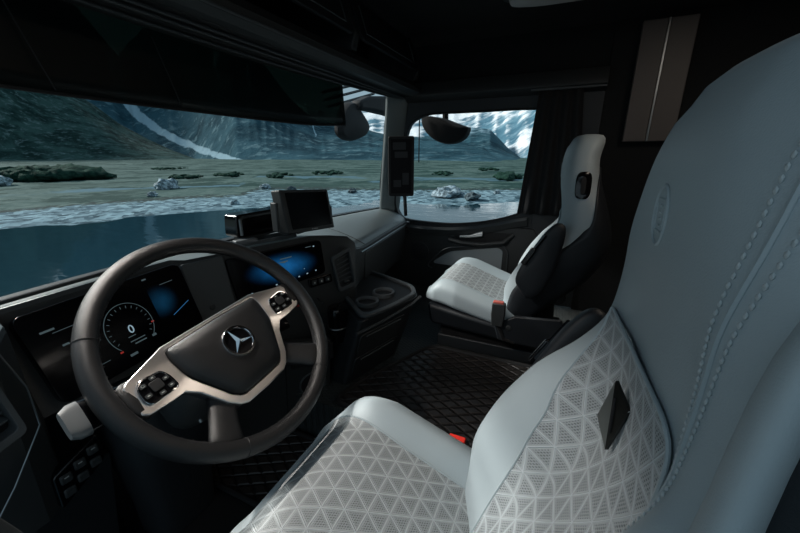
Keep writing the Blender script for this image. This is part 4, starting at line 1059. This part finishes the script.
def shrub_mat():
    m = mat('shrub_leaves', (.02, .05, .035), .9, spec=.1); g = NG(m); p = g.geo()
    g.put(g.b.inputs['Base Color'], g.mix(g.ramp(g.noise(p, 2.5, 5., .7), .38, .64), (.008, .034, .026, 1), (.032, .085, .062, 1)))
    bp = g.n('ShaderNodeBump'); bp.inputs['Distance'].default_value = .25; g.put(bp.inputs['Height'], g.noise(p, 3.5, 5., .7)); g.put(g.b.inputs['Normal'], bp.outputs[0]); return m
M['shrub'] = shrub_mat()
def shrub(az, r, half_deg, h, label, seed):
    """low spreading thicket built from many leafy clumps merged in one canopy"""
    rnd = random.Random(seed); m = MB(); x0, y0_, z0 = on_ground(az, r); n = max(14, int(half_deg * 16))
    for k in range(n):
        da = rnd.uniform(-1, 1); e = math.sqrt(max(0, 1 - da * da)); x, y, z = on_ground(az + da * half_deg, r + rnd.uniform(-1, 1) * e * r * .10)
        hh = h * (.45 + .55 * e) * rnd.uniform(.75, 1.1)
        m.ball((x, y, z + hh * .35), hh * .42, 2, (rnd.uniform(1.2, 2.4), rnd.uniform(1.2, 2.4), .9), .75, k + seed * 31)
    o = m.build('shrub', 'shrub', sharp=180); own_origin(o, (x0, y0_, z0)); tag(o, label, 'shrub', 'shrubs on the plain'); return o
shrub(22.3, 50, 4.2, 1.75, 'long dark green thicket on the plain at the far left', 1)
shrub(35.2, 47, 1.95, 0.46, 'low dark shrub strip on the grass right of the long thicket', 2)
shrub(40.5, 50, 1.84, 0.50, 'dark shrub patch below the glacier tongue', 3)
shrub(47.5, 44, 1.84, 0.43, 'flat green shrub patch above the tablet left corner', 4)
shrub(54.5, 50, 2.30, 0.43, 'flat green shrub patch left of the windscreen pillar', 5)
shrub(72.5, 48, 1.61, 0.40, 'small shrub patch in the middle of the side window', 6)
shrub(82.5, 40, 1.6, .85, 'dark shrub clump at the right end of the side window', 7)
shrub(79.5, 62, 1.49, 0.43, 'distant low shrub beneath the blue peak', 8)
shrub(33.5, 80, 2.07, 0.43, 'thin distant shrub line at the foot of the dark hillside', 9)

# ------------------------------------------------------------------ light: sky and a low veiled sun
w = bpy.data.worlds.new('sky'); scene.world = w; w.use_nodes = True; nt = w.node_tree
bg = nt.nodes['Background']; tc = nt.nodes.new('ShaderNodeTexCoord'); sx = nt.nodes.new('ShaderNodeSeparateXYZ'); cr = nt.nodes.new('ShaderNodeValToRGB')
nt.links.new(tc.outputs['Generated'], sx.inputs[0]); nt.links.new(sx.outputs[2], cr.inputs[0])
e = cr.color_ramp.elements; e[0].position = 0.; e[0].color = (.58, .80, .92, 1); e[1].position = .6; e[1].color = (.42, .62, .78, 1)
nz = nt.nodes.new('ShaderNodeTexNoise'); nz.inputs['Scale'].default_value = 3.; nz.inputs['Detail'].default_value = 6; nt.links.new(tc.outputs['Generated'], nz.inputs['Vector'])
mr = nt.nodes.new('ShaderNodeMapRange'); nt.links.new(nz.outputs['Fac'], mr.inputs[0]); mr.inputs[1].default_value = .45; mr.inputs[2].default_value = .65
mx = nt.nodes.new('ShaderNodeMix'); mx.data_type = 'RGBA'; nt.links.new(mr.outputs[0], mx.inputs[0]); nt.links.new(cr.outputs[0], mx.inputs[6]); mx.inputs[7].default_value = (.70, .86, .97, 1)
nt.links.new(mx.outputs[2], bg.inputs[0]); bg.inputs[1].default_value = .46
sd = bpy.data.lights.new('sun', 'SUN'); sd.energy = 3.5; sd.angle = math.radians(9); sd.color = (1., .96, .90)
so = bpy.data.objects.new('sun', sd); COL.objects.link(so)
SAZ, SEL = math.radians(-4), math.radians(33)
dirv = V((math.sin(SAZ) * math.cos(SEL), math.cos(SAZ) * math.cos(SEL), math.sin(SEL)))
so.rotation_euler = dirv.to_track_quat('Z', 'Y').to_euler(); so.location = (0, 6, 6)

# unseen reading lamps added in the shelf; far spot only brightens the far cushion
rl = MB().box((-.70, .81, 1.412), (.26, .07, .026)).build('unseen_reading_lamp', 'plastic', oh, bevel=.008, label='added twin reading lamp out of view')
M['bulb'] = mat('lit_bulb_cover', (.8, .8, .8), .4, emit=(1., .9, .8), es=3.)
for nm_, x_, aim, pw, an_ in (('driver', -.76, V((-.60, .22, .45)), 31., 60), ('far', -.64, V((.52, .28, .52)), 26., 36)):
    o_ = V((x_, .81, 1.400))
    MB().lathe(o_, (0, 0, -1), [(.034, 0), (.034, .004), (.026, .006), (0, .006)], 24).build('lamp_lens', 'bulb', rl)
    ld = bpy.data.lights.new('unseen_reading_light', 'SPOT'); ld.energy = pw; ld.color = (1., .93, .86); ld.shadow_soft_size = .025
    ld.spot_size = math.radians(an_); ld.spot_blend = .7
    lo_ = bpy.data.objects.new('unseen_reading_light', ld); COL.objects.link(lo_); lo_.location = o_ - V((0, 0, .012)); lo_.rotation_euler = (lo_.location - aim).to_track_quat('Z', 'Y').to_euler()

scene.view_settings.view_transform = 'Standard'
scene.view_settings.look = 'None'
scene.view_settings.exposure = .22
scene.view_settings.gamma = 1.
scene.view_settings.use_curve_mapping = False
